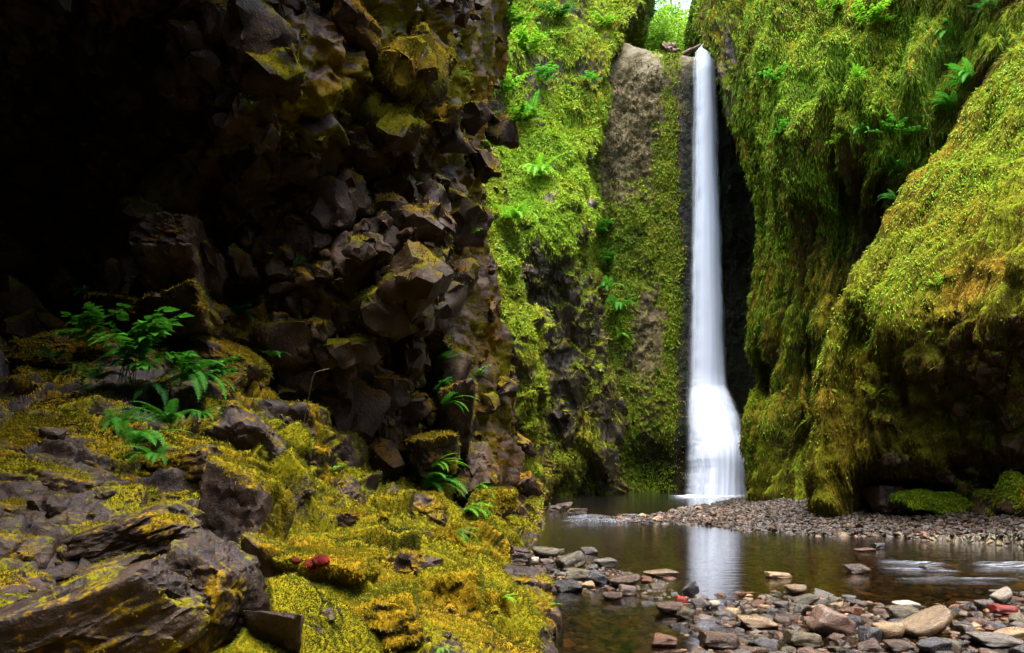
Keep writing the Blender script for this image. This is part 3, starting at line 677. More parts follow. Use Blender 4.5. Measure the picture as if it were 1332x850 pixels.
# ------------------------------------------------------------------ unseen gorge walls added behind the viewer, leaned in to shade the foreground
def shade_wall(x0, lean, y0, y1, seed, label):
    ny, nz = 120, 90; yy = np.linspace(y0, y1, ny)[None, :]; zz = np.linspace(-1, 26, nz)[:, None]
    X = x0 + lean * (zz / 26) ** 1.3 + 0 * yy; P = np.stack([X, yy + 0 * zz, zz + 0 * yy], -1)
    P[..., 0] += 1.0 * fbm(P, 0.22, 5, seed=seed) + 0.2 * fbm(P, 1.2, 3, seed=seed)
    S = Surf.__new__(Surf); S.P = P; S.flip = 1; S.normals()
    build_surf('canyon_wall', S, M['right'], np.clip(0.6 + 0.3 * fbm(P, 0.8, 3), 0, 1), label, 'canyon wall')
shade_wall(-7.5, 5.5, 3.5, -32, 95, 'unseen mossy canyon wall continuing behind the viewer on the left, added and leaned in for shade')
shade_wall(17.5, -9.5, 6.5, -32, 96, 'unseen mossy canyon wall continuing behind the viewer on the right, added and leaned in for shade')

# unseen back wall, added to hold light off the foreground
zz = np.linspace(-1, 13, 90)[:, None]; xx = np.linspace(-12, 22, 110)[None, :]
P = np.stack([xx + 0 * zz, -13 + 5.5 * (zz / 26) ** 1.2 + 0 * xx, zz + 0 * xx], -1); P[..., 1] += 1.0 * fbm(P, 0.22, 5, seed=97) + 0.2 * fbm(P, 1.2, 3, seed=97)
S = Surf.__new__(Surf); S.P = P; S.flip = 1; S.normals()
build_surf('canyon_wall', S, M['right'], np.clip(0.6 + 0.3 * fbm(P, 0.8, 3), 0, 1), 'unseen mossy wall added across the gorge behind the viewer for shade', 'canyon wall')
# wetness darkens the headwall around the fall
nt = M['head'].node_tree; b = NB(nt)
bs = [n for n in nt.nodes if n.type == 'BSDF_PRINCIPLED'][0]
src = bs.inputs['Base Color'].links[0].from_socket; wa = b.attr('wet')
nz = b.noise(b.coord(scale=(1, 1, .35)), 3.0, 5, .6)
bs.inputs['Specular IOR Level'].links and nt.links.remove(bs.inputs['Specular IOR Level'].links[0]); bs.inputs['Specular IOR Level'].default_value = 0.12
dk = b.mix(b.ramp(nz, .4, .7), (0.0025, 0.003, 0.002), (0.006, 0.013, 0.002))
b.l(b.mix(wa, src, dk), bs.inputs['Base Color'])
rs = bs.inputs['Roughness'].links[0].from_socket
b.l(b.math('MULTIPLY_ADD', wa, 0.1, rs), bs.inputs['Roughness'])

# ------------------------------------------------------------------ near bank
def wl(px, py):      # a point on the water line
    return (px, py, F * CH / (py - HY))
TB = [
    [(-500, 1150, 1.9), (-50, 1150, 2.0), (100, 1150, 2.2), (200, 1150, 2.35), (300, 1150, 2.5), (400, 1150, 2.6), (500, 1150, 2.65), (600, 1150, 2.65), (740, 1150, 2.6)],
    [(-500, 900, 2.6), (-50, 900, 2.8), (100, 900, 3.0), (200, 900, 3.15), (300, 900, 3.3), (400, 900, 3.6), (500, 900, 3.9), (600, 900, 4.3), wl(722, 900)],
    [(-500, 820, 3.0), (-50, 820, 3.3), (100, 820, 3.5), (200, 820, 3.65), (300, 820, 3.8), (400, 820, 4.0), (500, 820, 4.5), (600, 830, 5.0), wl(715, 840)],
    [(-500, 760, 3.6), (-50, 760, 3.9), (100, 760, 4.1), (200, 760, 4.25), (300, 760, 4.4), (400, 760, 4.6), (500, 750, 5.3), (600, 762, 6.2), wl(690, 800)],
    [(-500, 700, 4.3), (-50, 700, 4.6), (100, 700, 4.8), (200, 700, 4.9), (300, 705, 5.1), (400, 712, 5.5), (500, 700, 6.7), (590, 715, 8.0), wl(655, 745)],
    [(-500, 640, 5.1), (-50, 640, 5.4), (100, 645, 5.5), (200, 650, 5.7), (300, 640, 6.0), (400, 672, 6.9), (500, 676, 8.6), (600, 692, 10.5), wl(690, 708)],
    [(-500, 590, 6.0), (-50, 590, 6.3), (100, 595, 6.4), (200, 600, 6.6), (300, 590, 7.0), (400, 620, 8.2), (500, 655, 10.5), (610, 674, 13), wl(704, 684)],
    [(-500, 540, 7.0), (-50, 540, 7.3), (100, 540, 7.4), (200, 545, 7.7), (300, 540, 8.2), (400, 580, 9.6), (500, 640, 12), (620, 660, 15.5), wl(700, 668)],
    [(-500, 480, 8.2), (-50, 480, 8.5), (100, 480, 8.8), (200, 480, 9.2), (300, 500, 9.8), (400, 550, 11), (500, 628, 13.5), (620, 650, 18), wl(700, 660)],
    [(-500, 430, 11.5), (-50, 430, 12), (100, 430, 12), (200, 430, 12), (300, 470, 12.6), (400, 540, 13.5), (500, 615, 16), (620, 645, 21), wl(700, 655)],
]
C = []
for r in TB:
    q = [W(*p) for p in r]; e = q[-1].copy(); e2 = e.copy(); e[0] += 0.25; e[2] -= 0.28; e2[0] += 1.1; e2[2] = -0.75
    q[-1][2] += 0.03; C.append(q + [e, e2])
S = Surf(C, int(560 * Q), int(620 * Q)); S.flip = 1.0
if S.N[..., 2].mean() < 0: S.flip = -1.0; S.N = -S.N
P = S.P.copy(); px, py = proj(P)
h1, e1, _ = cells(P, (0.75, 0.75, 0.6), 81, 0.75); h2, e2, _ = cells(P, (0.3, 0.3, 0.25), 82, 0.8); h3, e3, r3 = cells(P, (0.11, 0.11, 0.09), 83, 0.7)
k = np.clip(P[..., 1] / 6.0, 0.6, 1.6); edge = sst(P[..., 2], -0.1, 0.25)
S.disp(edge * (k * (0.11 * h1 + 0.03 * h2) + 0.006 * h3 + 0.07 * fbm(P, 0.9, 4, seed=84)) + 0.02 * fbm(P, 5, 3, seed=85))
px, py = proj(S.P); up = S.N[..., 2]; n1 = fbm(S.P, 1.0, 4, seed=86); n2 = fbm(S.P, 4.5, 4, seed=87)
moss = 0.36 + 0.35 * up + 0.36 * n1 + 0.18 * n2 + 0.45 * blob(px, py, 460, 760, 190, 90) + 0.3 * blob(px, py, 330, 560, 110, 70) + 0.2 * blob(px, py, 640, 690, 60, 60)
moss -= 0.14 * (1 - sst(px, 250, 360)) + 0.35 * blob(px, py, 130, 780, 170, 70) + 0.2 * blob(px, py, 60, 640, 100, 50)
moss = np.clip(moss * sst(S.P[..., 2], -0.05, 0.15), 0, 1)
bank = build_surf('bank', S, M['near_rock'], moss, 'mossy boulder-strewn bank sloping down to the stream in the left foreground', None)
bank['kind'] = 'structure'
if 'category' in bank: del bank['category']
BANK = S
wt = sst(moss, 0.38, 0.62).ravel()
Pm, Nm = surf_scatter(S, wt, 480000, 2.0)
d = Pm[:, 1]; ppx, ppy = proj(Pm)
t = fbm(Pm, 1.3, 3, seed=88)
cA = pick([DRK, OLV, (0.15, 0.13, 0.006), (0.24, 0.21, 0.006), (0.15, 0.17, 0.006), (0.18, 0.085, 0.008), OLV, DRK, (0.20, 0.17, 0.006)], Pm, 1.1, 0.16, 5)
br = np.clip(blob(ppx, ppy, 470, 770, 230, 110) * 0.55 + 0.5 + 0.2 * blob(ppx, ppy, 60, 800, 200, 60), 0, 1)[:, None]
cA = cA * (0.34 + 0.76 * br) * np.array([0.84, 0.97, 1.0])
cA = cA * (1 - 0.45 * blob(ppx, ppy, 60, 520, 280, 110))[:, None] * np.array([1.0, 1.0, 1.0])  # darker olive moss up left; some overhang shade is put into its colour
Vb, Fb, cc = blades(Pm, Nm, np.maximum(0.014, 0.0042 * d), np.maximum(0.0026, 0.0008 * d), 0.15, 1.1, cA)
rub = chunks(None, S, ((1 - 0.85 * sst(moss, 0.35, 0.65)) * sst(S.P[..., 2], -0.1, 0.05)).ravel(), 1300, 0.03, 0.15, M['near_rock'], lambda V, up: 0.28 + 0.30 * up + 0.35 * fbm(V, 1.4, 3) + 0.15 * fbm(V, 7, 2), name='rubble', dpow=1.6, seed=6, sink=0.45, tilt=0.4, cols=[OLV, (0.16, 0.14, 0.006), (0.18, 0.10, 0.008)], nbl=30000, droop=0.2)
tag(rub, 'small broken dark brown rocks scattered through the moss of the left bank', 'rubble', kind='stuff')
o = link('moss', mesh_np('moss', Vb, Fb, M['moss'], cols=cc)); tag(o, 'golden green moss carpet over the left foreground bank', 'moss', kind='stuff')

# ------------------------------------------------------------------ boulders
def boulder(px, py, w, h, d, seed, rot=(0, 0, 0), depth=None, label='', mossk=0.5, mat='near_rock', cols=None, nblade=4500, sub=5, group=None, n=9, name='boulder', sink=0.0, bias=0.0):
    c = W(px, py, d); c[2] -= sink; sx = w / F * d * 0.5 / 0.68; sz = h / F * d * 0.5 / 0.68; sy = (depth if depth else 0.8 * (sx + sz) * 0.7)
    V, T = rock_shape(seed, sub, n=n)
    V = V * np.array([sx, sy, sz])
    Rm = np.array(Euler([math.radians(a) for a in rot]).to_matrix()); V = V @ Rm.T
    Nn = vnorm(V, T); Wp = V + c
    ms = np.clip(0.20 + bias + mossk * (0.55 * Nn[:, 2] + 0.45) + 0.35 * fbm(Wp, 2.2, 4, seed=seed) + 0.1 * fbm(Wp, 8, 3), 0, 1)
    me = mesh_np(name, V, T, M[mat], {'moss': ms}, smooth=True)
    try: me.set_sharp_from_angle(angle=math.radians(38))
    except Exception: pass
    o = link(name, me, loc=c); tag(o, label, 'boulder', group)
    w8 = sst(ms, 0.4, 0.62)
    if nblade and (w8.mean() > 0.03):
        nb = max(300, int(nblade * w8.mean() * 2.2))
        P, N, i = scatter(Wp, T, w8, nb, 0, False)
        cc = pick(cols or [OLV, (0.17, 0.14, 0.006), (0.23, 0.18, 0.006), (0.20, 0.11, 0.008)], P, 1.8, 0.3, seed)
        Vb, Fb, c2 = blades(P - c, N, max(0.013, 0.0042 * d), max(0.0033, 0.0010 * d), 0.3, 1.0, cc)
        mo = link('moss', mesh_np('moss', Vb, Fb, M['moss'], cols=c2), o); mo['kind'] = 'stuff'
    return o

B = [ # px, py, w, h, d, seed, rot, label, mossk
    (95, 815, 330, 130, 3.35, 11, (8, -20, 10), 'long dark slab tilting up to the right in the bottom left corner', 0.18, 0.35),
    (275, 765, 110, 120, 3.75, 12, (0, 18, -12), 'angular dark block leaning beside the long corner slab, golden moss hanging on its left', 0.15, 0.3),
    (182, 690, 165, 62, 4.7, 13, (6, -12, 0), 'low dark ledge boulder behind the block, moss along its front', 0.22, 0.4),
    (28, 722, 96, 74, 4.5, 14, (0, 10, 20), 'black angular boulder at the left edge of the frame above the mossy strip', 0.1, 0.35),
    (100, 636, 80, 56, 5.8, 15, (0, 6, 5), 'rounded brown boulder half sunk in moss behind the black edge boulder', 0.2, 0.35),
    (165, 648, 70, 34, 5.7, 16, (0, -8, 0), 'small flat-topped brown stone just below the big fern', 0.2, 0.3),
    (45, 610, 80, 38, 6.4, 17, (0, 5, 0), 'dark low rock in moss near the left edge, below the mossy hummock', 0.25, 0.4),
    (322, 575, 105, 80, 7.9, 18, (0, 32, 10), 'dark angular block tilted down to the right, standing above the yellow moss', 0.2, 0.6),
    (318, 668, 96, 120, 5.6, 19, (0, 14, 0), 'tall brown rock face streaked with moss under the tilted block', 0.32, 0.5),
    (362, 826, 66, 78, 3.9, 20, (0, 4, 20), 'grey flat-topped slab end poking out of the moss at the bottom edge', 0.05, 0.3),
    (458, 682, 62, 40, 7.4, 21, (0, 8, 0), 'square brown boulder with a golden moss cap in the middle of the bank', 0.5, 0.4),
    (415, 640, 56, 62, 8.8, 22, (0, 20, 0), 'leaning dark boulder behind the moss-capped square one', 0.35, 0.5),
    (250, 600, 90, 44, 6.7, 23, (0, -10, 0), 'low brown rock to the right of the big fern', 0.3, 0.4),
    (105, 462, 130, 60, 9.2, 24, (0, -8, 0), 'hummock boulder with a bare brown patch behind the leafy plant', 0.45, 0.8),
    (162, 410, 90, 36, 9.8, 25, (0, 4, 0), 'flat slab with a brown moss cap left of the rock pillar', 0.5, 0.7),
    (226, 312, 66, 56, 10.0, 26, (0, 2, 8), 'topmost block of the square rock pillar on the dark cliff', 0.12, 0.9),
    (228, 366, 78, 62, 9.9, 27, (0, -3, 14), 'middle block of the square rock pillar, grey-brown and bare', 0.10, 0.9),
    (240, 418, 82, 56, 9.8, 28, (0, -10, 4), 'lowest block of the square rock pillar, mossy along its top edge', 0.3, 0.9),
    (296, 476, 96, 54, 10.0, 29, (0, 26, 0), 'dark sloping boulder below the pillar, moss down its right side', 0.5, 0.9),
    (565, 590, 66, 58, 13.0, 30, (0, 0, 10), 'mossy square block wedged at the cliff foot behind the ferns', 0.4, 1.0),
    (592, 548, 50, 90, 14.2, 31, (0, 3, 0), 'tall reddish brown block at the cliff foot', 0.15, 1.0),
    (622, 612, 52, 70, 14.6, 32, (0, -6, 0), 'reddish brown angular block beside the tall one at the cliff foot', 0.2, 1.0),
    (500, 560, 46, 70, 13.4, 33, (0, 4, 0), 'upright dark block in the shaded cave mouth', 0.2, 1.0),
    (540, 660, 90, 46, 11.0, 34, (0, 6, 0), 'brown rock under the ferns at the foot of the cliff', 0.3, 0.8),
    (640, 655, 56, 40, 14.0, 35, (0, 0, 0), 'mossy hump at the back of the bank near the spur', 0.6, 0.8),
    (697, 805, 66, 74, 6.9, 36, (0, 6, 0), 'wet grey-brown boulder at the water edge with mossy right shoulder', 0.28, 0.4),
    (682, 762, 70, 46, 8.0, 37, (0, 12, 0), 'brown boulder lying behind the wet water-edge boulder', 0.22, 0.4),
    (630, 800, 58, 60, 6.0, 38, (0, 0, 12), 'moss-covered stone step at the lower end of the bank', 0.8, 0.4),
    (590, 772, 80, 90, 5.8, 39, (0, 4, 0), 'big moss-covered block dropping steeply to the stream', 0.95, 0.5),
    (500, 800, 100, 90, 4.7, 40, (0, -6, 10), 'rounded moss-covered hump at the centre of the foreground bank', 0.95, 0.5),
    (430, 735, 120, 50, 5.0, 41, (0, 4, 0), 'flat moss cushion carrying the red-brown cones', 0.9, 0.6),
    (663, 720, 60, 26, 10.6, 42, (0, 0, 0), 'dark brown rounded boulder between bank and stream', 0.05, 0.4),
    (655, 835, 56, 40, 5.6, 43, (0, 0, 0), 'small mossy stone at the bottom edge next to the pool', 0.7, 0.3),
    (20, 660, 60, 30, 5.3, 44, (0, 0, 0), 'small brown rock at the left edge above the black boulder', 0.2, 0.3),
    (305, 625, 80, 56, 6.5, 46, (0, 18, 0), 'dark brown rock wedged under the tilted angular block', 0.3, 0.5),
    (345, 742, 62, 96, 4.9, 47, (0, 10, 0), 'upright brown rock face between the leaning block and the red-brown cones', 0.3, 0.35),
    (62, 560, 92, 40, 7.2, 48, (0, -6, 0), 'low dark rock in the moss left of the bank ferns', 0.3, 0.5),
    (385, 596, 70, 60, 8.7, 49, (0, 22, 0), 'dark angular rock at the foot of the cliff right of the tilted block', 0.3, 0.6),
    (484, 716, 54, 20, 6.3, 50, (0, 6, 0), 'flat grey-brown rock showing through the golden moss in mid-bank', 0.2, 0.3),
    (536, 738, 62, 40, 6.0, 51, (0, 8, 0), 'dark-sided rock with a moss top near the middle of the lower bank', 0.45, 0.4),
    (572, 700, 56, 30, 8.2, 52, (0, -4, 0), 'brown flat rock below the lime fern on the back of the bank', 0.3, 0.5),
    (130, 742, 110, 34, 4.25, 53, (4, -14, 0), 'thin dark slab lying above the long corner slab', 0.2, 0.4),
    (415, 806, 70, 44, 4.3, 54, (0, 6, 0), 'dark rock half under moss right of the grey slab end', 0.35, 0.3),
    (445, 640, 50, 44, 9.0, 55, (0, -8, 0), 'small dark block behind the moss-capped square boulder', 0.3, 0.5),
    (510, 690, 40, 26, 8.2, 56, (0, 10, 0), 'small pointed dark rock right of the moss-capped square boulder', 0.15, 0.3),
    (380, 560, 90, 70, 10.4, 57, (0, 12, 0), 'brown mossy rock mass where the bank meets the dark cliff', 0.35, 1.0),
    (440, 590, 60, 70, 11.6, 58, (0, -8, 0), 'dark brown block at the left side of the shaded cave', 0.25, 1.0),
    (205, 740, 70, 40, 4.1, 45, (0, -14, 0), 'narrow dark rock between the ledge boulder and the corner slab', 0.15, 0.3),
]
for i, q in enumerate(B):
    px_, py_, w_, h_, d_, sd, rot, lb, mk, dp = q
    boulder(px_, py_, w_, h_, d_, sd, rot, dp, lb, mk, nblade=int(9000 if w_ > 90 else 4500), sub=6 if w_ > 100 else 5, n=1 if ('pillar' in lb and ' block of' in lb) else 7, sink=0.03 if py_ > 560 else 0,
            bias=0.45 if 'cushion' in lb else 0.0, mat='dark_cliff' if py_ < 560 or (px_ > 480 and py_ < 640) else 'near_rock')
# mossy rocks at the foot of the right wall
for i, (px_, py_, w_, h_, d_, lb) in enumerate([
    (1195, 652, 50, 26, 16.3, 'bright green moss-covered rock at the foot of the right overhang'),
    (1232, 655, 46, 24, 16.0, 'green mossy rock beside the bright one under the right overhang'),
    (1262, 642, 46, 40, 16.2, 'darker mossy upright rock under the right overhang'),
    (1300, 660, 54, 40, 15.2, 'mossy rock near the right edge under the overhang'),
    (1330, 648, 50, 60, 14.6, 'pale-faced mossy rock at the right frame edge'),
    (1150, 650, 34, 40, 17.0, 'black upright rock under the right overhang'),
    (1005, 628, 26, 30, 27.0, 'small mossy rock at the back end of the gravel bar'),
    (732, 660, 22, 10, 22.5, 'grey boulder at the left end of the little cascade'),
    (750, 667, 26, 12, 20.5, 'dark wet boulder just above the cascade'),
    (722, 664, 18, 12, 21.8, 'rust brown boulder left of the cascade')]):
    boulder(px_, py_, w_, h_, d_, 60 + i, (0, 0, 0), None, lb, (0.95 if i in (0, 1) else 0.6 if i < 5 else 0.5 if i == 6 else 0.05), nblade=2500, sub=4,
            cols=[(0.10, 0.16, 0.006), LIM, (0.15, 0.19, 0.008)] if i < 2 else [OLV, LIM, OLV], mat='right' if i < 7 else 'near_rock', bias=0.25 if i < 2 else 0)
print('boulders', round(time.time() - T0, 1))
# ------------------------------------------------------------------ stream bed, water
def seg_sd(X, Y, poly):
    """signed distance to polygon (positive inside)"""
    poly = np.array(poly, float); n = len(poly); d = np.full(X.shape, 1e9); ins = np.zeros(X.shape, bool)
    for i in range(n):
        a = poly[i]; b_ = poly[(i + 1) % n]; e = b_ - a
        wx, wy = X - a[0], Y - a[1]; t = np.clip((wx * e[0] + wy * e[1]) / (e @ e), 0, 1)
        d = np.minimum(d, np.hypot(wx - e[0] * t, wy - e[1] * t))
        c = ((a[1] > Y) != (b_[1] > Y)) & (X < (b_[0] - a[0]) * (Y - a[1]) / (b_[1] - a[1] + 1e-12) + a[0])
        ins ^= c
    return np.where(ins, d, -d)
def g(px, py): d = F * CH / (py - HY); return ((px - CX) / F * d, d)
BAR_FAR = [g(745, 677), g(830, 681), g(905, 684), g(960, 692), g(1040, 697), g(1150, 698), g(1250, 706), g(1345, 716), g(1700, 760), (26, 9), (26, 26), (12, 34), g(990, 641), g(972, 646), g(940, 652), g(905, 660), g(860, 667), g(850, 672)]
BAR_NEAR = [g(655, 716), g(700, 713), g(735, 716), g(790, 736), g(860, 748), g(905, 768), g(1010, 766), g(1110, 776), g(1180, 788), g(1260, 776), g(1360, 762), g(1700, 800), (9, 2), (0.9, 2), g(850, 875), g(866, 800), g(825, 774), g(720, 770), g(660, 750)]
def bed_h(X, Y):
    P = np.stack([X, Y, 0 * X], -1)
    s1 = seg_sd(X, Y, BAR_FAR) + 0.25 * fbm(P, 0.8, 3, seed=91); s2 = seg_sd(X, Y, BAR_NEAR) + 0.15 * fbm(P, 1.5, 3, seed=92)
    h = -0.34 + 0.05 * fbm(P, 0.8, 3, seed=93)
    h = np.maximum(h, -0.34 + 0.345 * sst(s1, -0.9, 0.25) + 0.22 * sst(s1, 0.2, 3.0) * sst(X - 0.12 * Y, 1.6, 5.0))
    h = np.maximum(h, -0.34 + 0.315 * sst(s2, -0.55, 0.25))
    # gravel climbs a little against the right wall
    h = h + 0.35 * sst(X - 0.45 * Y + 1.3, 0, 6) * (s1 > 0)
    return h + 0.012 * fbm(P, 5, 3, seed=94)
ys = np.concatenate([np.linspace(2, 20, 420), np.linspace(20.2, 45, 120)])
us = np.linspace(-1, 1, 420)
Yg = np.repeat(ys[:, None], len(us), 1); Xg = us[None, :] * 14 + 5 + 0 * Yg
Zg = bed_h(Xg, Yg); PB = np.stack([Xg, Yg, Zg], -1)
m, nt, out = newmat('stream_bed'); b = NB(nt); co = b.coord()
vo = b.n('ShaderNodeTexVoronoi'); vo.inputs['Scale'].default_value = 9.0; b.l(co, vo.inputs['Vector'])
vd = b.n('ShaderNodeTexVoronoi', feature='DISTANCE_TO_EDGE'); vd.inputs['Scale'].default_value = 9.0; b.l(co, vd.inputs['Vector'])
sep = b.n('ShaderNodeSeparateColor'); b.l(vo.outputs['Color'], sep.inputs[0])
c = b.mix(sep.outputs[0], (0.045, 0.030, 0.014), (0.13, 0.085, 0.035)); c = b.mix(b.math('MULTIPLY', sep.outputs[1], 0.6), c, (0.10, 0.10, 0.06))
c = b.mix(b.ramp(vd.outputs[0], 0.0, 0.09), (0.012, 0.009, 0.005), c)
bs = b.n('ShaderNodeBsdfPrincipled'); b.l(c, bs.inputs['Base Color']); bs.inputs['Roughness'].default_value = 0.8
bu = b.n('ShaderNodeBump'); bu.inputs['Distance'].default_value = 0.05; b.l(b.ramp(vd.outputs[0], 0, 0.3), bu.inputs['Height']); b.l(bu.outputs[0], bs.inputs['Normal'])
b.l(bs.outputs[0], out.inputs[0]); M['bed'] = m
S = Surf.__new__(Surf); S.P = PB; S.flip = 1; S.normals()
o = link('streambed', mesh_np('streambed', PB.reshape(-1, 3), S.quads(), m, smooth=True)); tag(o, 'shallow stony stream bed with gravel bars', kind='structure')
# a ground sheet below everything, out to the horizon
gv = np.array([[-400, -200, -0.9], [400, -200, -0.9], [400, 800, -0.9], [-400, 800, -0.9]], float)
o = link('ground', mesh_np('ground', gv, np.array([[0, 1, 2, 3]]), M['dark_cliff'], {'moss': np.zeros(4)})); tag(o, 'dark ground beneath the canyon', kind='structure')

m, nt, out = newmat('stream_water'); b = NB(nt)
tr = b.n('ShaderNodeBsdfTransparent'); tr.inputs[0].default_value = (0.42, 0.33, 0.15, 1)
gl = b.n('ShaderNodeBsdfGlossy'); gl.inputs['Roughness'].default_value = 0.09; gl.inputs[0].default_value = (1, 1, 1, 1)
co = b.coord(scale=(0.55, 2.6, 1)); w1 = b.noise(co, 2.4, 3, 0.5); co2 = b.coord(scale=(0.8, 5, 1)); w2 = b.noise(co2, 7.0, 2, 0.5)
bu = b.n('ShaderNodeBump'); bu.inputs['Strength'].default_value = 1.0; bu.inputs['Distance'].default_value = 0.005
b.l(b.math('ADD', w1, b.math('MULTIPLY', w2, 0.35)), bu.inputs['Height']); b.l(bu.outputs[0], gl.inputs['Normal'])
fr = b.n('ShaderNodeFresnel'); fr.inputs['IOR'].default_value = 1.40; b.l(bu.outputs[0], fr.inputs['Normal'])
mx = b.n('ShaderNodeMixShader'); b.l(b.math('MULTIPLY', fr.outputs[0], 1.15, clamp=True), mx.inputs[0]); b.l(tr.outputs[0], mx.inputs[1]); b.l(gl.outputs[0], mx.inputs[2]); b.l(mx.outputs[0], out.inputs[0])
wv = np.array([[-6, 1, 0], [22, 1, 0], [22, 45, 0], [-6, 45, 0]], float)
o = link('water', mesh_np('water', wv, np.array([[0, 1, 2, 3]]), m)); tag(o, 'shallow brown stream and still pools reflecting the waterfall', kind='structure')

# ------------------------------------------------------------------ white water
def white_mat(name, fu, fv, lo, hi, soft=0.65, col=(0.66, 0.72, 0.82), edge=True, detail=3):
    m, nt, out = newmat(name); b = NB(nt)
    a = b.n('ShaderNodeAttribute', attribute_name='su'); c_ = b.n('ShaderNodeAttribute', attribute_name='sv')
    cx = b.n('ShaderNodeCombineXYZ'); b.l(b.math('MULTIPLY', a.outputs['Fac'], fu), cx.inputs[0]); b.l(b.math('MULTIPLY', c_.outputs['Fac'], fv), cx.inputs[1])
    nz = b.noise(cx.outputs[0], 1.0, detail, 0.55)
    al = b.ramp(nz, lo, hi)
    ed = b.attr('edge'); al = b.math('MULTIPLY', b.math('ADD', al, b.math('MULTIPLY', ed, soft), clamp=True), b.ramp(ed, 0.0, 0.55))
    df = b.n('ShaderNodeBsdfDiffuse'); df.inputs[0].default_value = (*col, 1); tl = b.n('ShaderNodeBsdfTranslucent'); tl.inputs[0].default_value = (*col, 1)
    tn = b.mix(b.ramp(nz, 0.3, 0.7), tuple(x * 0.80 for x in col), col); b.l(tn, df.inputs[0])
    m1 = b.n('ShaderNodeMixShader'); m1.inputs[0].default_value = 0.35; b.l(df.outputs[0], m1.inputs[1]); b.l(tl.outputs[0], m1.inputs[2])
    tp = b.n('ShaderNodeBsdfTransparent'); m2 = b.n('ShaderNodeMixShader'); b.l(al, m2.inputs[0]); b.l(tp.outputs[0], m2.inputs[1]); b.l(m1.outputs[0], m2.inputs[2]); b.l(m2.outputs[0], out.inputs[0])
    return m
M['fall'] = white_mat('falling_water', 11, 0.10, 0.12, 0.55)
M['veil'] = white_mat('water_veil', 9, 0.12, 0.36, 0.80)
prof = [(66, 906, 925, 36.6), (70, 904, 927, 35.2), (78, 903, 929, 34.75), (100, 902, 930, 34.55), (160, 901, 932, 34.4), (240, 900, 934, 34.3), (330, 898, 938, 34.2), (420, 896, 941, 34.1), (490, 894, 944, 34.0), (505, 893, 946, 33.95), (520, 891, 953, 33.8), (545, 890, 961, 33.6), (590, 891, 964, 33.4), (620, 890, 965, 33.3), (643, 887, 967, 33.2)]
def sheet(grow_l, grow_r, dy, depth, mat, name, nu=60, nv=260, y0=0, seed=0, parent=None):
    pr = np.array(prof, float); pr = pr[y0:]
    t = np.linspace(0, len(pr) - 1, nv); q = np.stack([np.interp(t, range(len(pr)), pr[:, k]) for k in range(4)], 1)
    for _ in range(6):
        q[1:-1, 1:] = 0.25 * q[:-2, 1:] + 0.5 * q[1:-1, 1:] + 0.25 * q[2:, 1:]
    V = np.zeros((nv, nu, 3)); u = np.linspace(-1, 1, nu); zc = CH + (HY - q[:, 0]) * q[:, 3] / F
    xl = (q[:, 1] - grow_l - CX) / F * q[:, 3]; xr = (q[:, 2] + grow_r - CX) / F * q[:, 3]
    base = sst(q[:, 0], 495, 600)
    for i in range(nv):
        x = (xl[i] + xr[i]) / 2 + u * (xr[i] - xl[i]) / 2
        dd = (depth + 0.9 * base[i]) * np.sqrt(np.clip(1 - u * u, 0, 1))
        V[i, :, 0] = x; V[i, :, 1] = q[i, 3] + dy - dd; V[i, :, 2] = zc[i]
    Pn = np.stack([V[..., 0] * 6, V[..., 1] * 0, V[..., 2] * 0.3], -1)
    V[..., 1] += 0.02 * fbm(Pn * 0.5, 1.0, 2, seed=seed)
    V[..., 0] += (0.05 + 0.10 * base)[:, None] * fbm(np.stack([np.sign(u)[None, :] * 3 + 0 * V[..., 0], 0 * V[..., 0], V[..., 2] * 0.9], -1), 1.0, 4, 0.6, seed=seed + 3) * np.abs(u)[None, :]
    V[0, :, 2] -= 0.02
    S = Surf.__new__(Surf); S.P = V; S.flip = 1; S.normals()
    su = np.repeat(u[None, :] * 0.5 + 0.5 + seed, nv, 0); sv = np.repeat(zc[:, None], nu, 1)
    edge = np.clip((1 - np.abs(u[None, :])) * 1.35, 0, 1) * np.ones((nv, 1)); 
    edge = edge * sst(-zc[:, None], -zc[0], -zc[0] + 2.0) if y0 else edge
    if name == 'spray': edge = edge * (0.25 + 0.75 * base[:, None])
    me = mesh_np(name, V.reshape(-1, 3), S.quads(), mat, {'su': su.ravel(), 'sv': sv.ravel(), 'edge': edge.ravel()}, smooth=True)
    return link(name, me, parent)
fall = bpy.data.objects.new('waterfall', None); COL.objects.link(fall); fall.location = W(925, 643, 33.3)
tag(fall, 'tall narrow silky white waterfall dropping into the plunge pool', 'waterfall')
parts = [sheet(0, 0, 0.0, 0.55, M['fall'], 'main_stream', seed=1), sheet(-2, -2, -0.1, 0.75, M['fall'], 'inner_stream', seed=2), sheet(2, 4, 0.25, 0.5, M['veil'], 'veil', seed=3), sheet(1, 2, -0.2, 0.7, M['fall'], 'spray', y0=8, seed=4, nv=120), sheet(4, 3, -0.5, 1.0, M['veil'], 'spray', y0=10, seed=5, nv=100)]
for p in parts: p.parent = fall; p.matrix_parent_inverse = Matrix.Translation(-Vector(fall.location))

m, nt, out = newmat('spray_mist'); vs = nt.nodes.new('ShaderNodeVolumePrincipled'); vs.inputs['Color'].default_value = (0.93, 0.96, 1, 1); vs.inputs['Density'].default_value = 0.06; nt.links.new(vs.outputs[0], out.inputs['Volume'])
D_, T_ = ico(4)
for (c_, r_) in () and ((W(925, 610, 33.1), (1.9, 1.5, 2.1)), (W(930, 560, 33.4), (1.5, 1.2, 2.6))):
    o = link('mist', mesh_np('mist', D_ * np.array(r_), T_, m, smooth=True), fall); o.location = c_ - np.array(fall.location); o['kind'] = 'stuff'

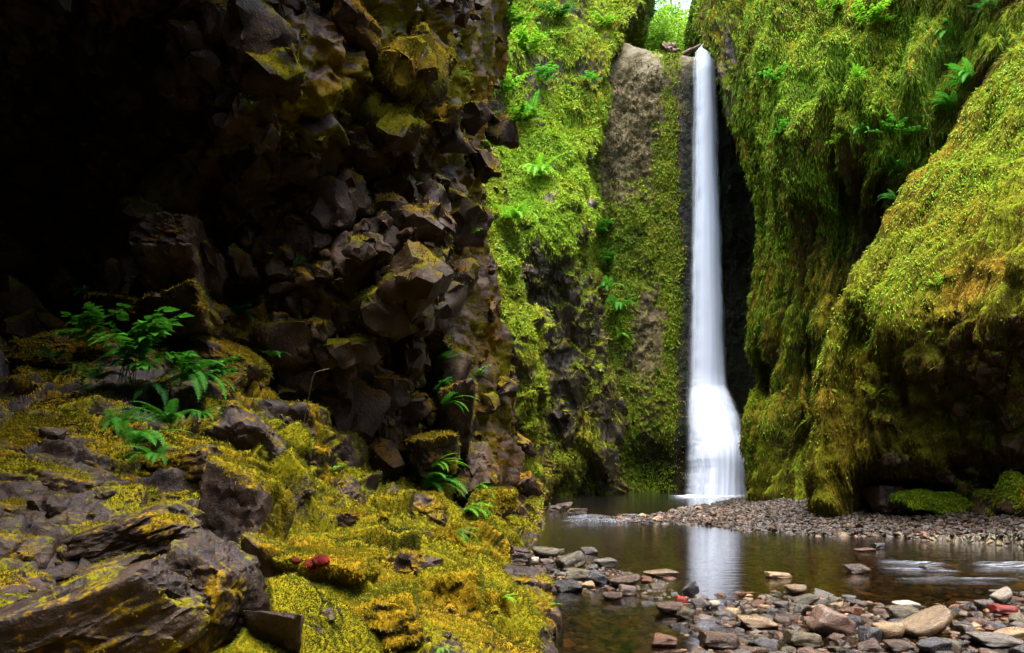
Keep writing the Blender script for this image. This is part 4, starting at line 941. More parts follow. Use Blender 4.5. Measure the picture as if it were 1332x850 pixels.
def foam(name, pts, w, label, zoff=0.010, n=120, m_=14, mat=None, seed=0, hump=0.03):
    """smooth white streak of fast water lying on the stream, pts along its crest in world x,y"""
    pts = np.array(pts, float); t = np.linspace(0, len(pts) - 1, n); x = np.interp(t, range(len(pts)), pts[:, 0]); y = np.interp(t, range(len(pts)), pts[:, 1])
    v = np.linspace(-1, 1, m_); V = np.zeros((n, m_, 3)); wv_ = w * (0.55 + 0.45 * np.sin(np.linspace(0, math.pi, n)))
    V[..., 0] = x[:, None]; V[..., 1] = y[:, None] + v[None, :] * wv_[:, None]
    V[..., 2] = zoff + hump * (1 - v[None, :] ** 2) * (1 + 0.8 * fbm(np.stack([x * 5, y * 3, 0 * x], -1), 1.0, 2, seed=seed + 5))[:, None] * (0.6 + 0.4 * fbm(np.stack([x * 2, y, 0 * x], -1), 1.0, 3, seed=seed))[:, None]
    S = Surf.__new__(Surf); S.P = V; S.flip = 1; S.normals()
    e = (1 - np.abs(v))[None, :] * np.sin(np.linspace(0, math.pi, n))[:, None] * 1.1
    me = mesh_np(name, V.reshape(-1, 3), S.quads(), (mat or M['foam']), {'su': (V[..., 0]).ravel(), 'sv': V[..., 1].ravel() + seed, 'edge': np.clip(e, 0, 1).ravel()}, smooth=True)
    o = link(name, me); tag(o, label, 'white water', kind='stuff'); return o
M['foam'] = white_mat('foam', 1.6, 11, 0.46, 0.80, soft=0.12, detail=5, col=(0.34, 0.37, 0.43))
foam('cascade', [g(722, 683), g(760, 680), g(800, 679.5), g(838, 680)], 0.8, 'little white cascade spilling over the bar from the plunge pool', hump=0.09, zoff=0.02)
foam('rapids', [g(730, 675), g(770, 672), g(800, 673)], 0.8, 'thin white riffle just above the little cascade', hump=0.03, seed=1)
foam('rapids', [g(800, 671), g(822, 671), g(850, 672)], 0.3, 'pale riffle among the red stones above the cascade', seed=2)
foam('rapids', [g(1138, 733), g(1180, 734), g(1240, 738)], 0.42, 'white riffle left of the small dark stone in the right-hand run', seed=3)
foam('rapids', [g(1140, 741), g(1190, 743), g(1250, 744)], 0.30, 'second thin riffle nearer than the first in the right-hand run', seed=4)
foam('rapids', [g(1262, 741), g(1300, 737), g(1350, 739), g(1420, 742)], 0.50, 'white riffle at the right edge of the frame', seed=5, hump=0.05)
foam('rapids', [g(1160, 756), g(1230, 755), g(1330, 757)], 0.22, 'faint riffle in front of the others on the right', seed=6)
M['plunge'] = white_mat('plunge_foam', 1.2, 3, 0.30, 0.75, soft=0.4, detail=4, col=(0.6, 0.66, 0.75))
foam('rapids', [g(868, 647), g(905, 646.5), g(935, 646), g(975, 645)], 1.9, 'pale foam where the waterfall meets the pool', seed=7, hump=0.05, mat=M['plunge'])

# ------------------------------------------------------------------ stones
STC = {'grey': ((0.13, 0.13, 0.13), (0.23, 0.22, 0.21)), 'slate': ((0.055, 0.055, 0.062), (0.13, 0.125, 0.14)), 'brown': ((0.085, 0.050, 0.026), (0.17, 0.10, 0.055)),
       'rust': ((0.16, 0.055, 0.018), (0.25, 0.11, 0.035)), 'tan': ((0.20, 0.15, 0.085), (0.34, 0.26, 0.15)), 'olive': ((0.10, 0.09, 0.05), (0.20, 0.18, 0.10)), 'pink': ((0.25, 0.17, 0.15), (0.36, 0.27, 0.24)), 'dark': ((0.02, 0.018, 0.018), (0.06, 0.05, 0.045)), 'red': ((0.20, 0.018, 0.012), (0.30, 0.03, 0.02)), 'pale': ((0.36, 0.34, 0.31), (0.5, 0.48, 0.45))}
DK = 0.33
for k, v in STC.items():
    g_ = [np.array(a) * (DK if k not in ('red', 'pale', 'tan') else 0.62) for a in v]; g_ = [a * 0.95 + a.mean() * 0.05 if k != 'red' else a for a in g_]; STC[k] = tuple(tuple(float(x) for x in a * np.array((1.12, 0.95, 0.78) if k != 'slate' else (1.05, 0.97, 0.9))) for a in g_)
    M['st_' + k] = stone_mat('stone_' + k, STC[k][0], STC[k][1], rough=0.22)
SHP = {}
def stone_mesh(color, shp, soft=5.0, sub=4):
    key = (color, shp)
    if key not in SHP:
        V, T = rock_shape(200 + shp, sub, n=9, soft=(7, 11, 16, 8, 20, 9)[shp % 6], lo=0.66, rough=0.03)
        SHP[key] = mesh_np('stone', V, T, M['st_' + color], smooth=True)
    return SHP[key]
placed = []
def stone(px, py, w, h, color, label, cat='stone', rz=0, tilt=(0, 0), shp=0, asp=0.75, z=None, group=None, sub=4, name='stone', unitpx=True, d=None):
    if d is None: d = F * CH / (py + h * 0.35 - HY)
    k = d / F * 0.5 / 0.78; sx, sz = w * k, h * k; sy = sx * asp
    o = link(name, stone_mesh(color, shp, sub=sub)); o.scale = (sx, sy, sz); o.rotation_euler = (math.radians(tilt[0]), math.radians(tilt[1]), math.radians(rz))
    x = (px - CX) / F * d; o.location = (x, d + sy * 0.3, (sz * 0.55 if z is None else z)); tag(o, label, cat, group); placed.append((x, d, max(sx, sy))); return o
ST = [ # px, py, w, h, color, label, rz, tilt, shp
    (1211, 815, 70, 36, 'tan', 'largest stone, smooth tan boulder with a green tinge, tilted up to the right', 8, (0, -24), 0),
    (1180, 800, 44, 26, 'olive', 'rounded buff stone right behind the largest tan one', 0, (0, 0), 3),
    (1180, 789, 38, 14, 'pale', 'whitish flat stone behind the buff one', 0, (0, 8), 1),
    (1159, 823, 40, 28, 'tan', 'round brown-tan stone touching the left end of the largest stone', 0, (0, 0), 0),
    (1134, 828, 30, 26, 'slate', 'angular purple-grey stone left of the round brown-tan one', 20, (0, 15), 2),
    (1085, 812, 60, 34, 'pink', 'big angular pinkish stone left of the slate one', 10, (0, 14), 4),
    (1307, 777, 26, 22, 'pale', 'upright pale grey stone near the right edge', 0, (0, -30), 0),
    (1309, 794, 36, 14, 'red', 'flat dark red stone near the right edge', 0, (0, 6), 2),
    (1322, 826, 50, 14, 'tan', 'flat orange-tan slab at the right edge', 0, (0, 0), 1),
    (1300, 834, 62, 18, 'grey', 'long smooth grey stone below the orange-tan slab', 0, (0, 2), 3),
    (1217, 842, 46, 20, 'slate', 'dark grey flat stone below the largest stone', 0, (0, 0), 1),
    (1172, 841, 36, 16, 'brown', 'speckled brown stone at the bottom edge below the tan-brown one', 0, (0, 0), 3),
    (1283, 788, 24, 16, 'grey', 'grey stone left of the flat red one', 0, (0, 0), 0),
    (887, 781, 17, 11, 'red', 'small bright red stone in the middle of the cobbles', 0, (0, 10), 2),
    (872, 792, 38, 18, 'brown', 'oval brown cobble just below the bright red stone', 0, (0, 0), 0),
    (893, 799, 24, 18, 'olive', 'wedge-shaped olive cobble beside the oval brown one', 0, (0, 26), 2),
    (900, 768, 20, 22, 'slate', 'upright blue-grey stone behind the bright red one', 0, (0, 40), 4),
    (861, 747, 48, 10, 'tan', 'flat olive-tan slab at the pool edge', 0, (0, 2), 1),
    (1014, 749, 36, 9, 'tan', 'lone flat orange-tan slab standing in the pool', 0, (0, 3), 2),
    (1037, 768, 28, 16, 'tan', 'round tan stone at the pool edge below the lone slab', 0, (0, 0), 0),
    (930, 787, 14, 12, 'pale', 'small round white stone', 0, (0, 0), 0),
    (912, 786, 24, 16, 'grey', 'blue-grey round stone left of the small white one', 0, (0, 0), 3),
    (988, 811, 50, 16, 'tan', 'long smooth tan cobble in the centre of the near bar', 0, (0, 4), 3),
    (1050, 781, 34, 14, 'olive', 'yellowish elongated stone tilted among the cobbles', 0, (0, -16), 3),
    (938, 834, 56, 24, 'brown', 'large reddish brown flat stone at the bottom edge', 0, (0, 6), 2),
    (865, 835, 36, 16, 'rust', 'wet rust-red stone alone in the pool at the bottom', 0, (0, 0), 4),
    (1048, 833, 52, 22, 'olive', 'broad flat grey-olive stone at the bottom edge', 0, (0, 8), 2),
    (710, 720, 38, 18, 'olive', 'grey rounded boulder next to the mossy bank', 0, (0, 6), 0),
    (767, 717, 22, 12, 'grey', 'pale grey rounded stone furthest back on the left cobbles', 0, (0, 0), 3),
    (744, 731, 42, 24, 'olive', 'angular greenish boulder with a pale left side', 20, (0, -22), 2),
    (751, 749, 34, 18, 'olive', 'pale green angular rock in front of the greenish boulder', 0, (0, -10), 4),
    (788, 733, 32, 14, 'grey', 'grey flat stone right of the greenish boulder', 0, (0, 5), 1),
    (779, 754, 32, 18, 'slate', 'dark angular stone in front of the grey flat one', 0, (0, 18), 4),
    (813, 757, 44, 18, 'brown', 'smooth brown boulder in the left cobble group', 0, (0, -6), 0),
    (817, 769, 26, 16, 'pink', 'pinkish white stone near the pool', 0, (0, 10), 2),
    (797, 777, 28, 14, 'brown', 'brown stone at the water edge left of the pinkish one', 0, (0, 0), 0),
    (739, 763, 38, 18, 'dark', 'dark wet boulder below the pale green rock', 0, (0, 0), 3),
    (696, 730, 10, 12, 'pale', 'small upright pale stone beside the bank', 0, (0, 0), 0),
    (712, 731, 18, 9, 'pink', 'small pink oval stone beside the bank', 0, (0, 0), 3),
    (1216, 741, 32, 7, 'dark', 'dark flat stone breaking the riffle on the right', 0, (0, 4), 2),
    (1145, 711, 16, 10, 'dark', 'small black stone standing in the pool by the gravel', 0, (0, 0), 2),
    (1126, 716, 30, 5, 'brown', 'low brown stone next to the small black one', 0, (0, 0), 1),
    (1117, 741, 32, 15, 'brown', 'brown cobble standing at the head of the riffle', 0, (0, 0), 3),
    (1212, 673, 9, 5, 'red', 'small pinkish red stone on the far gravel bar', 0, (0, 0), 0),
    (1034, 643, 8, 5, 'rust', 'red-brown stone at the far end of the gravel bar', 0, (0, 0), 0),
]
for q in ST:
    px_, py_, w_, h_, c_, lb, rz_, tl_, sh_ = q
    o = stone(px_, py_, w_, h_, c_, lb, rz=rz_, tilt=tl_, shp=sh_, sub=4)
    if py_ < 700 and px_ > 1000: o.location.z = float(bed_h(np.array([o.location.x]), np.array([o.location.y]))[0]) + 0.03
# the rest of the near cobbles, one object each
rr = random.Random(5); n = 0
PALN = [('brown', 5), ('grey', 4), ('slate', 4), ('olive', 3), ('tan', 2), ('rust', 3), ('dark', 4), ('pink', 1)]
pool = [a for a, k_ in PALN for _ in range(k_)]
tries = 0
LBL = {'brown': 'brown', 'grey': 'mid grey', 'slate': 'blue-grey', 'olive': 'olive grey', 'tan': 'tan', 'rust': 'rust coloured', 'dark': 'blackish wet', 'pink': 'pinkish'}
while n < 245 and tries < 60000:
    tries += 1
    px_ = rr.uniform(655, 1345); py_ = rr.uniform(715, 862); X, Y = g(px_, py_)
    s2 = float(seg_sd(np.array([X]), np.array([Y]), BAR_NEAR)[0])
    if s2 < -0.25 or (s2 < 0.02 and rr.random() < 0.8): continue
    r = rr.choice((0.05, 0.06, 0.07, 0.08, 0.09, 0.11, 0.13)) * (1.15 if px_ < 860 else 1.0)
    if any((X - a) ** 2 + (Y - b_) ** 2 < ((r + c_) * 0.72) ** 2 for a, b_, c_ in placed): continue
    c_ = rr.choice(pool); wpx = 2 * 0.78 * r / Y * F
    hf = rr.uniform(0.38, 0.75)
    size = 'large' if r > 0.1 else 'small' if r < 0.065 else 'middling'
    stone(px_, py_, wpx, wpx * hf, c_, f'{size} {LBL[c_]} cobble among the wet stones of the near bar', rz=rr.uniform(0, 180), tilt=(rr.uniform(-12, 12), rr.uniform(-14, 14)), shp=rr.randrange(6), asp=rr.uniform(0.65, 1), sub=3,
          d=Y, z=float(bed_h(np.array([X]), np.array([Y]))[0]) + r * hf * 0.22 + 0.008, group='cobbles on the near gravel bar', name='cobble')
    n += 1
print('cobbles', n, tries)

# gravel nobody could count: one mesh per patch, each pebble a small faceted solid
def gravel(name, count, xr, yr, size, label, cond, sub=1, seed=0, zf=0.3, dpow=0.0, bright=1.0):
    r = np.random.default_rng(seed); D, T = ico(sub); k = 0; Vs = []; Cs = []; 
    X = r.uniform(xr[0], xr[1], count * 8); Y = r.uniform(yr[0], yr[1], count * 8)
    px, py = proj(np.stack([X, Y, 0 * X], -1)); ok = cond(X, Y) & (px > -40) & (px < 1400) & (py < 900)
    keep = r.random(len(X)) < (np.min(yr) / Y) ** dpow; ok &= keep
    X, Y = X[ok][:count], Y[ok][:count]; n = len(X)
    s = size[0] * (size[1] / size[0]) ** (r.random(n) ** 1.6)
    a = r.random(n) * 6.283; sc = np.stack([s, s * r.uniform(0.6, 1, n), s * r.uniform(0.35, 0.75, n)], -1)
    V = D[None] * (1 + 0.22 * r.normal(size=(n, len(D), 1)) * (0.8 if sub == 1 else 0.35)) * sc[:, None, :]
    tl = r.normal(size=n) * 0.3; ct, st = np.cos(tl)[:, None], np.sin(tl)[:, None]
    V = np.stack([V[..., 0] * ct - V[..., 2] * st, V[..., 1], V[..., 0] * st + V[..., 2] * ct], -1)
    ca, sa = np.cos(a)[:, None], np.sin(a)[:, None]
    V = np.stack([V[..., 0] * ca - V[..., 1] * sa, V[..., 0] * sa + V[..., 1] * ca, V[..., 2]], -1)
    Z = bed_h(X, Y) + sc[:, 2] * zf
    V = V + np.stack([X, Y, Z], -1)[:, None, :]
    pal = np.array([np.array(STC[c_][0]) * 0.5 + np.array(STC[c_][1]) * 0.5 for c_ in ('brown', 'grey', 'slate', 'olive', 'brown', 'rust', 'dark', 'pink', 'grey', 'tan', 'dark', 'slate')])
    c = pal[r.integers(0, len(pal), n)] * np.array([1.1, 0.92, 0.78]) * r.uniform(0.6, 1.35, (n, 1)) * bright
    F_ = (T[None] + (np.arange(n) * len(D))[:, None, None]).reshape(-1, 3)
    me = mesh_np(name, V.reshape(-1, 3), F_, M['st_attr'], cols=np.repeat(c, len(D), axis=0), smooth=True)
    try: me.set_sharp_from_angle(angle=math.radians(40))
    except Exception: pass
    o = link(name, me); tag(o, label, 'gravel', kind='stuff'); return o
M['st_attr'] = stone_mat('pebbles', None, None, rough=0.45, attr=True)
sdF = lambda X, Y: seg_sd(X, Y, BAR_FAR); sdN = lambda X, Y: seg_sd(X, Y, BAR_NEAR)
gravel('gravel', 26000, (0.5, 18), (12, 34), (0.030, 0.085), 'grey and brown shingle of the far gravel bar at the foot of the right wall', lambda X, Y: (sdF(X, Y) > -0.3) & ((sdF(X, Y) > 0.15) | (RNG.random(len(X)) < 0.45)), seed=1, dpow=1.2, bright=0.24)
gravel('gravel', 13000, (-1, 8), (4.5, 14), (0.012, 0.055), 'small wet pebbles between the near cobbles', lambda X, Y: sdN(X, Y) > -0.15, seed=2, dpow=1.0)
gravel('pebbles', 6500, (-0.8, 10), (4.8, 16), (0.03, 0.10), 'olive and brown pebbles seen through the water on the stream bottom', lambda X, Y: (sdN(X, Y) < 0.1) & (sdF(X, Y) < 0.1), seed=3, dpow=0.5, sub=2, zf=0.1)
gravel('pebbles', 700, (0.5, 6), (18, 25), (0.05, 0.13), 'reddish stones scattered in the shallows above the cascade', lambda X, Y: (X < 5.5), seed=4, zf=0.4)
print('stones', round(time.time() - T0, 1))
# ------------------------------------------------------------------ ferns and leafy plants
bpy.context.view_layer.update()
dg = bpy.context.evaluated_depsgraph_get()
SKIP = ('moss', 'leaves', 'water', 'main_stream', 'inner_stream', 'veil', 'spray', 'foam', 'cascade', 'rapids', 'gravel', 'pebbles', 'mist', 'lichen')
def hit(px, py):
    o = Vector((0, 0, CH)); d = Vector(((px - CX) / F, 1, (HY - py) / F)).normalized()
    for _ in range(60):
        ok, loc, nor, idx, ob, mt = SC.ray_cast(dg, o, d)
        if not ok: return None, None
        if ob.name.split('.')[0] in SKIP: o = loc + d * 0.004; continue
        if nor.dot(d) > 0: nor = -nor
        return loc, nor
    return None, None

def frond_geo(seed, bend, npair=28, tipw=0.115, col=(0.035, 0.15, 0.02), serr=True):
    r = random.Random(seed); V = []; T = []; Cc = []
    n = 26; pts = []; ang = math.radians(48); x = z = 0; y = 0; side = r.uniform(-0.3, 0.3)
    for i in range(n):
        pts.append((x, y, z)); x += math.cos(ang) / n; z += math.sin(ang) / n; y += side * (i / n) / n; ang -= bend / n
    pts = np.array(pts); tg = unit(np.gradient(pts, axis=0))
    def quad(p, q, w0, w1, up):
        s = unit(np.cross(q - p, up)); k = len(V)
        V.extend([p - s * w0, p + s * w0, q + s * w1, q - s * w1]); T.extend([(k, k + 1, k + 2), (k, k + 2, k + 3)])
    for i in range(n - 1): quad(pts[i], pts[i + 1], 0.006, 0.005, np.array([0, 0.0, 1.0])); Cc += [tuple(c * 0.8 for c in col)] * 4
    for j in range(npair):
        t = 0.14 + 0.84 * j / npair; f = t * (n - 1); i = min(int(f), n - 2); p = pts[i] + (pts[i + 1] - pts[i]) * (f - i); tt = tg[i]
        L = tipw * (math.sin(math.pi * min(1, (t * 0.92 + 0.08)) ** 0.75) ** 0.8 + 0.04) * r.uniform(0.88, 1.08)
        for s in (-1, 1):
            yv = np.array([0, s, 0]); dr = unit(yv + tt * 0.35 + np.array([0, 0, -0.12 + r.uniform(-0.08, 0.08)]))
            up = np.cross(dr, tt) * s; w = 0.010 * (1.0 + 0.3 * r.random()); m_ = 4 if serr else 1
            for q in range(m_):
                a = p + dr * L * q / m_ + np.array([0, 0, -0.05 * L * (q / m_) ** 2]); b_ = p + dr * L * (q + 1) / m_ + np.array([0, 0, -0.05 * L * ((q + 1) / m_) ** 2])
                w0 = w * (1 - 0.75 * q / m_) * (1.25 if serr else 1); w1 = w * (1 - 0.9 * (q + 1) / m_) * (0.62 if serr else 1)
                sv = unit(np.cross(b_ - a, up)); k = len(V); V.extend([a - sv * w0, a + sv * w0, b_ + sv * w1, b_ - sv * w1]); T.extend([(k, k + 1, k + 2), (k, k + 2, k + 3)])
                vv = r.uniform(0.8, 1.25); Cc += [tuple(c * vv for c in col)] * 4
    return np.array(V), np.array(T), np.array(Cc)
FCOL = {'emerald': (0.050, 0.21, 0.016), 'lime': (0.10, 0.27, 0.012), 'deep': (0.02, 0.085, 0.012), 'olive': (0.10, 0.13, 0.012)}
FM = {}
for cn, cv in FCOL.items():
    for k in range(5):
        V, T, c = frond_geo(k + 10, math.radians((70, 95, 120, 60, 135)[k]), col=cv)
        FM[cn, k] = mesh_np('frond', V, T, M['leaf'], cols=c)
def basis(xd, up):
    x = Vector(xd).normalized(); z = Vector(up); y = z.cross(x).normalized(); z = x.cross(y)
    return Matrix((x, y, z)).transposed()
def fern(px, py, size, nf, label, col='emerald', seed=0, az=None, spread=85, group=None, lift=0.55):
    loc, nor = hit(px, py)
    if loc is None: return
    r = random.Random(seed + int(px * 7 + py)); d = loc.y; L = size / F * d
    root = bpy.data.objects.new('fern', None); COL.objects.link(root); root.location = loc + nor * 0.02; tag(root, label, 'fern', group)
    out = Vector((nor.x, nor.y, 0)); out = out.normalized() if out.length > 0.15 else Vector((0.2, -1, 0)).normalized()
    base = math.atan2(out.y, out.x) if az is None else math.radians(az)
    flat = nor.z > 0.75; sp = math.radians(180 if flat and spread > 80 else spread)
    for i in range(nf):
        a = base + sp * (2 * (i + 0.5) / nf - 1) + r.uniform(-0.15, 0.15)
        el = r.uniform(-0.15, 0.35) * lift
        dirn = Vector((math.cos(a), math.sin(a), el))
        o = link('frond', FM[col, r.randrange(5)], root); s = L * r.uniform(0.7, 1.15)
        o.scale = (s, s, s); o.rotation_euler = basis(dirn, (r.uniform(-.2, .2), r.uniform(-.2, .2), 1)).to_euler(); 
    return root

def spray_geo(seed, nl=9, col=(0.05, 0.2, 0.02), leaf=0.16, wid=0.7):
    """stem with broad toothed leaves in threes"""
    r = random.Random(seed); V = []; T = []; C_ = []
    n = 14; ang = math.radians(r.uniform(45, 75)); x = z = 0; pts = []
    for i in range(n): pts.append((x, 0, z)); x += math.cos(ang) / n; z += math.sin(ang) / n; ang -= math.radians(r.uniform(60, 95)) / n
    pts = np.array(pts)
    for i in range(n - 1):
        k = len(V)
        for p in (pts[i], pts[i + 1]): V.extend([p + np.array([0, 0.005, 0]), p - np.array([0, 0.005, 0]), p + np.array([0, 0, 0.009])])
        for a in range(3): b_ = (a + 1) % 3; T.extend([(k + a, k + b_, k + 3 + b_), (k + a, k + 3 + b_, k + 3 + a)])
        C_ += [tuple(c * 0.7 for c in col)] * 6
    for j in range(nl):
        t = 0.3 + 0.7 * (j + 1) / nl; i = min(int(t * (n - 1)), n - 1); p = pts[i]; s = 1 if j % 2 else -1
        if j == nl - 1: s = 0
        for q in (-1, 0, 1):
            a = s * 1.0 + q * 0.75 + r.uniform(-.2, .2); dr = unit(np.array([math.cos(a), math.sin(a), r.uniform(-0.35, 0.1)]))
            sv = unit(np.cross(dr, np.array([r.uniform(-.25, .25), r.uniform(-.25, .25), 1]))); L = leaf * r.uniform(0.7, 1.15) * (1.15 if q == 0 else 0.85)
            b0 = p + dr * 0.03; k = len(V); up = np.cross(sv, dr)
            prof_ = [(0, 0), (.12, .30), (.25, .42), (.33, .38), (.45, .48), (.55, .36), (.68, .30), (.76, .20), (.9, .09), (1, 0)]
            for (a_, w_) in prof_:
                m0 = b0 + dr * L * a_ - up * L * 0.18 * a_ * a_ * (1 if up[2] > 0 else -1)
                V.extend([m0 - sv * L * w_ * wid + up * 0.12 * L * w_, m0, m0 + sv * L * w_ * wid + up * 0.12 * L * w_])
            for m_ in range(len(prof_) - 1):
                e = k + 3 * m_; T.extend([(e, e + 1, e + 4), (e, e + 4, e + 3), (e + 1, e + 2, e + 5), (e + 1, e + 5, e + 4)])
            v = r.uniform(0.75, 1.25); C_ += [tuple(c * v for c in col)] * (3 * len(prof_))
    return np.array(V), np.array(T), np.array(C_)
SM = {}
for cn, cv in {'emerald': (0.055, 0.22, 0.014), 'lime': (0.11, 0.26, 0.012), 'deep': (0.025, 0.10, 0.012)}.items():
    for k in range(5):
        V, T, c = spray_geo(k + 40, (7, 9, 11, 8, 9)[k], cv); SM[cn, k] = mesh_np('leafy_stem', V, T, M['leaf'], cols=c)
def leafy(px, py, size, ns, label, col='emerald', seed=0, az=None, spread=80, group=None, name='leafy_plant', cat='plant'):
    loc, nor = hit(px, py)
    if loc is None: return
    r = random.Random(seed + int(px * 3 + py)); d = loc.y; L = size / F * d
    root = bpy.data.objects.new(name, None); COL.objects.link(root); root.location = loc; tag(root, label, cat, group)
    out = Vector((nor.x, nor.y, 0)); out = out.normalized() if out.length > 0.15 else Vector((0.2, -1, 0)).normalized()
    base = math.atan2(out.y, out.x) if az is None else math.radians(az)
    for i in range(ns):
        a = base + math.radians(spread) * (2 * (i + 0.5) / ns - 1) + r.uniform(-0.2, 0.2)
        o = link('leafy_stem', SM[col, r.randrange(5)], root); s = L * r.uniform(0.65, 1.15); o.scale = (s, s, s)
        o.rotation_euler = basis((math.cos(a), math.sin(a), r.uniform(-0.1, 0.5)), (r.uniform(-.2, .2), r.uniform(-.2, .2), 1)).to_euler()
        o.location = (r.uniform(-.1, .1) * L, r.uniform(-.1, .1) * L, 0)
    return root

FERNS = [
    (172, 585, 62, 7, 'large bright fern growing from moss beside the low brown rock on the left bank', 'emerald', None),
    (222, 560, 58, 8, 'tall fern behind and right of the largest bank fern', 'emerald', None),
    (190, 520, 62, 7, 'shadowy fern beneath the broad-leaved plant on the left bank', 'deep', None),
    (232, 505, 70, 6, 'fern with long fronds reaching right below the rock pillar', 'emerald', -20),
    (125, 500, 46, 6, 'dark fern left of the broad-leaved plant', 'deep', None),
    (305, 415, 44, 8, 'dark upright fern in the crevice right of the rock pillar', 'deep', None),
    (40, 375, 44, 6, 'nearly black fern at the left edge on the dark cliff', 'deep', None),
    (115, 385, 36, 5, 'dim fern on the ledge left of the rock pillar', 'deep', None),
    (322, 130, 44, 3, 'small lime fern frond pointing right high on the dark cliff', 'lime', -20),
    (322, 150, 40, 2, 'yellowish hanging fern under the small lime one', 'olive', -60),
    (588, 105, 34, 4, 'thin fern on the upper right edge of the dark cliff', 'olive', -15),
    (380, 350, 34, 3, 'pale fern frond on the dark cliff above the cave', 'emerald', -20),
    (355, 465, 34, 4, 'little fern at the right end of the dark sloping boulder', 'emerald', None),
    (558, 492, 66, 5, 'glowing fern with long fronds at the mouth of the dark cave', 'emerald', -15),
    (575, 530, 50, 5, 'second fern just under the glowing one at the cave mouth', 'emerald', -30),
    (535, 600, 48, 5, 'fern on the mossy square block at the cliff foot', 'emerald', -20),
    (548, 640, 70, 7, 'wide fern spreading over the back of the bank', 'emerald', -20),
    (600, 672, 56, 6, 'lime fern at the back of the bank by the brown rock', 'lime', -20),
    (590, 700, 40, 5, 'low fern in front of the lime one on the back of the bank', 'emerald', -20),
    (652, 780, 32, 4, 'little lime fern on the moss beside the brown water-side boulder', 'lime', -20),
    (572, 846, 26, 4, 'tiny fern at the bottom edge on the moss', 'lime', None),
    (150, 560, 60, 9, 'bright fern at the left end of the bank fern cluster', 'emerald', None),
    (205, 600, 54, 9, 'lowest fern of the bank cluster, above the low ledge boulder', 'emerald', None),
    (255, 545, 46, 7, 'small fern at the right end of the bank cluster', 'emerald', None),
    (75, 470, 44, 7, 'dim fern on the mossy hummock at the left edge', 'deep', None),
    (560, 610, 50, 7, 'bright fern with fronds pointing right over the mossy block at the cliff foot', 'lime', -20),
    (615, 640, 44, 7, 'bright fern low at the cliff foot beside the reddish brown blocks', 'lime', -20),
    (655, 235, 60, 9, 'lush fern on the green slope next to the dark cliff edge', 'emerald', None),
    (690, 160, 46, 8, 'dark fern in the hollow high on the green slope', 'emerald', None),
    (700, 232, 44, 8, 'bright fern in the middle of the green slope', 'lime', None),
    (668, 290, 46, 8, 'fern at the lower edge of the green slope top', 'lime', None),
    (786, 378, 34, 8, 'fern clump in the gully left of the pale rock face', 'emerald', None),
    (802, 402, 34, 8, 'lower fern clump in the gully left of the pale rock face', 'emerald', None),
    (775, 305, 28, 7, 'small fern high in the gully left of the pale rock face', 'emerald', None),
    (806, 440, 22, 6, 'smallest fern at the bottom of the gully', 'lime', None),
    (1235, 55, 56, 7, 'blue-green fern at the top of the right canyon wall', 'emerald', 200),
    (1262, 112, 60, 8, 'fern arching left from the crevice near the top of the overhang', 'emerald', 200),
    (1238, 150, 60, 9, 'big fern in the crevice above the mossy shoulder', 'emerald', 200),
    (1205, 190, 56, 9, 'fern below the big crevice fern, fronds pointing left', 'emerald', 195),
    (1178, 228, 54, 6, 'fern with fronds hanging left in the shaded crevice', 'emerald', 195),
    (1165, 262, 38, 4, 'small dark fern at the lower end of the fern row', 'deep', 195),
    (1290, 22, 50, 7, 'dark fern at the very top right of the canyon wall', 'deep', 200),
    (1112, 105, 26, 6, 'small fern on the ribs of hanging moss', 'lime', None),
    (1120, 175, 28, 6, 'little green fern under the bulge of the right canyon wall', 'emerald', None),
]
for i, (px_, py_, s_, n_, lb, c_, az_) in enumerate(FERNS): fern(px_, py_, s_ * (1.55 if i < 5 else 0.85 if (az_ or 0) > 190 else 1.1), n_ + (4 if n_ > 5 else 1), lb, c_, seed=i, az=az_, spread=70 if az_ is None else 40)
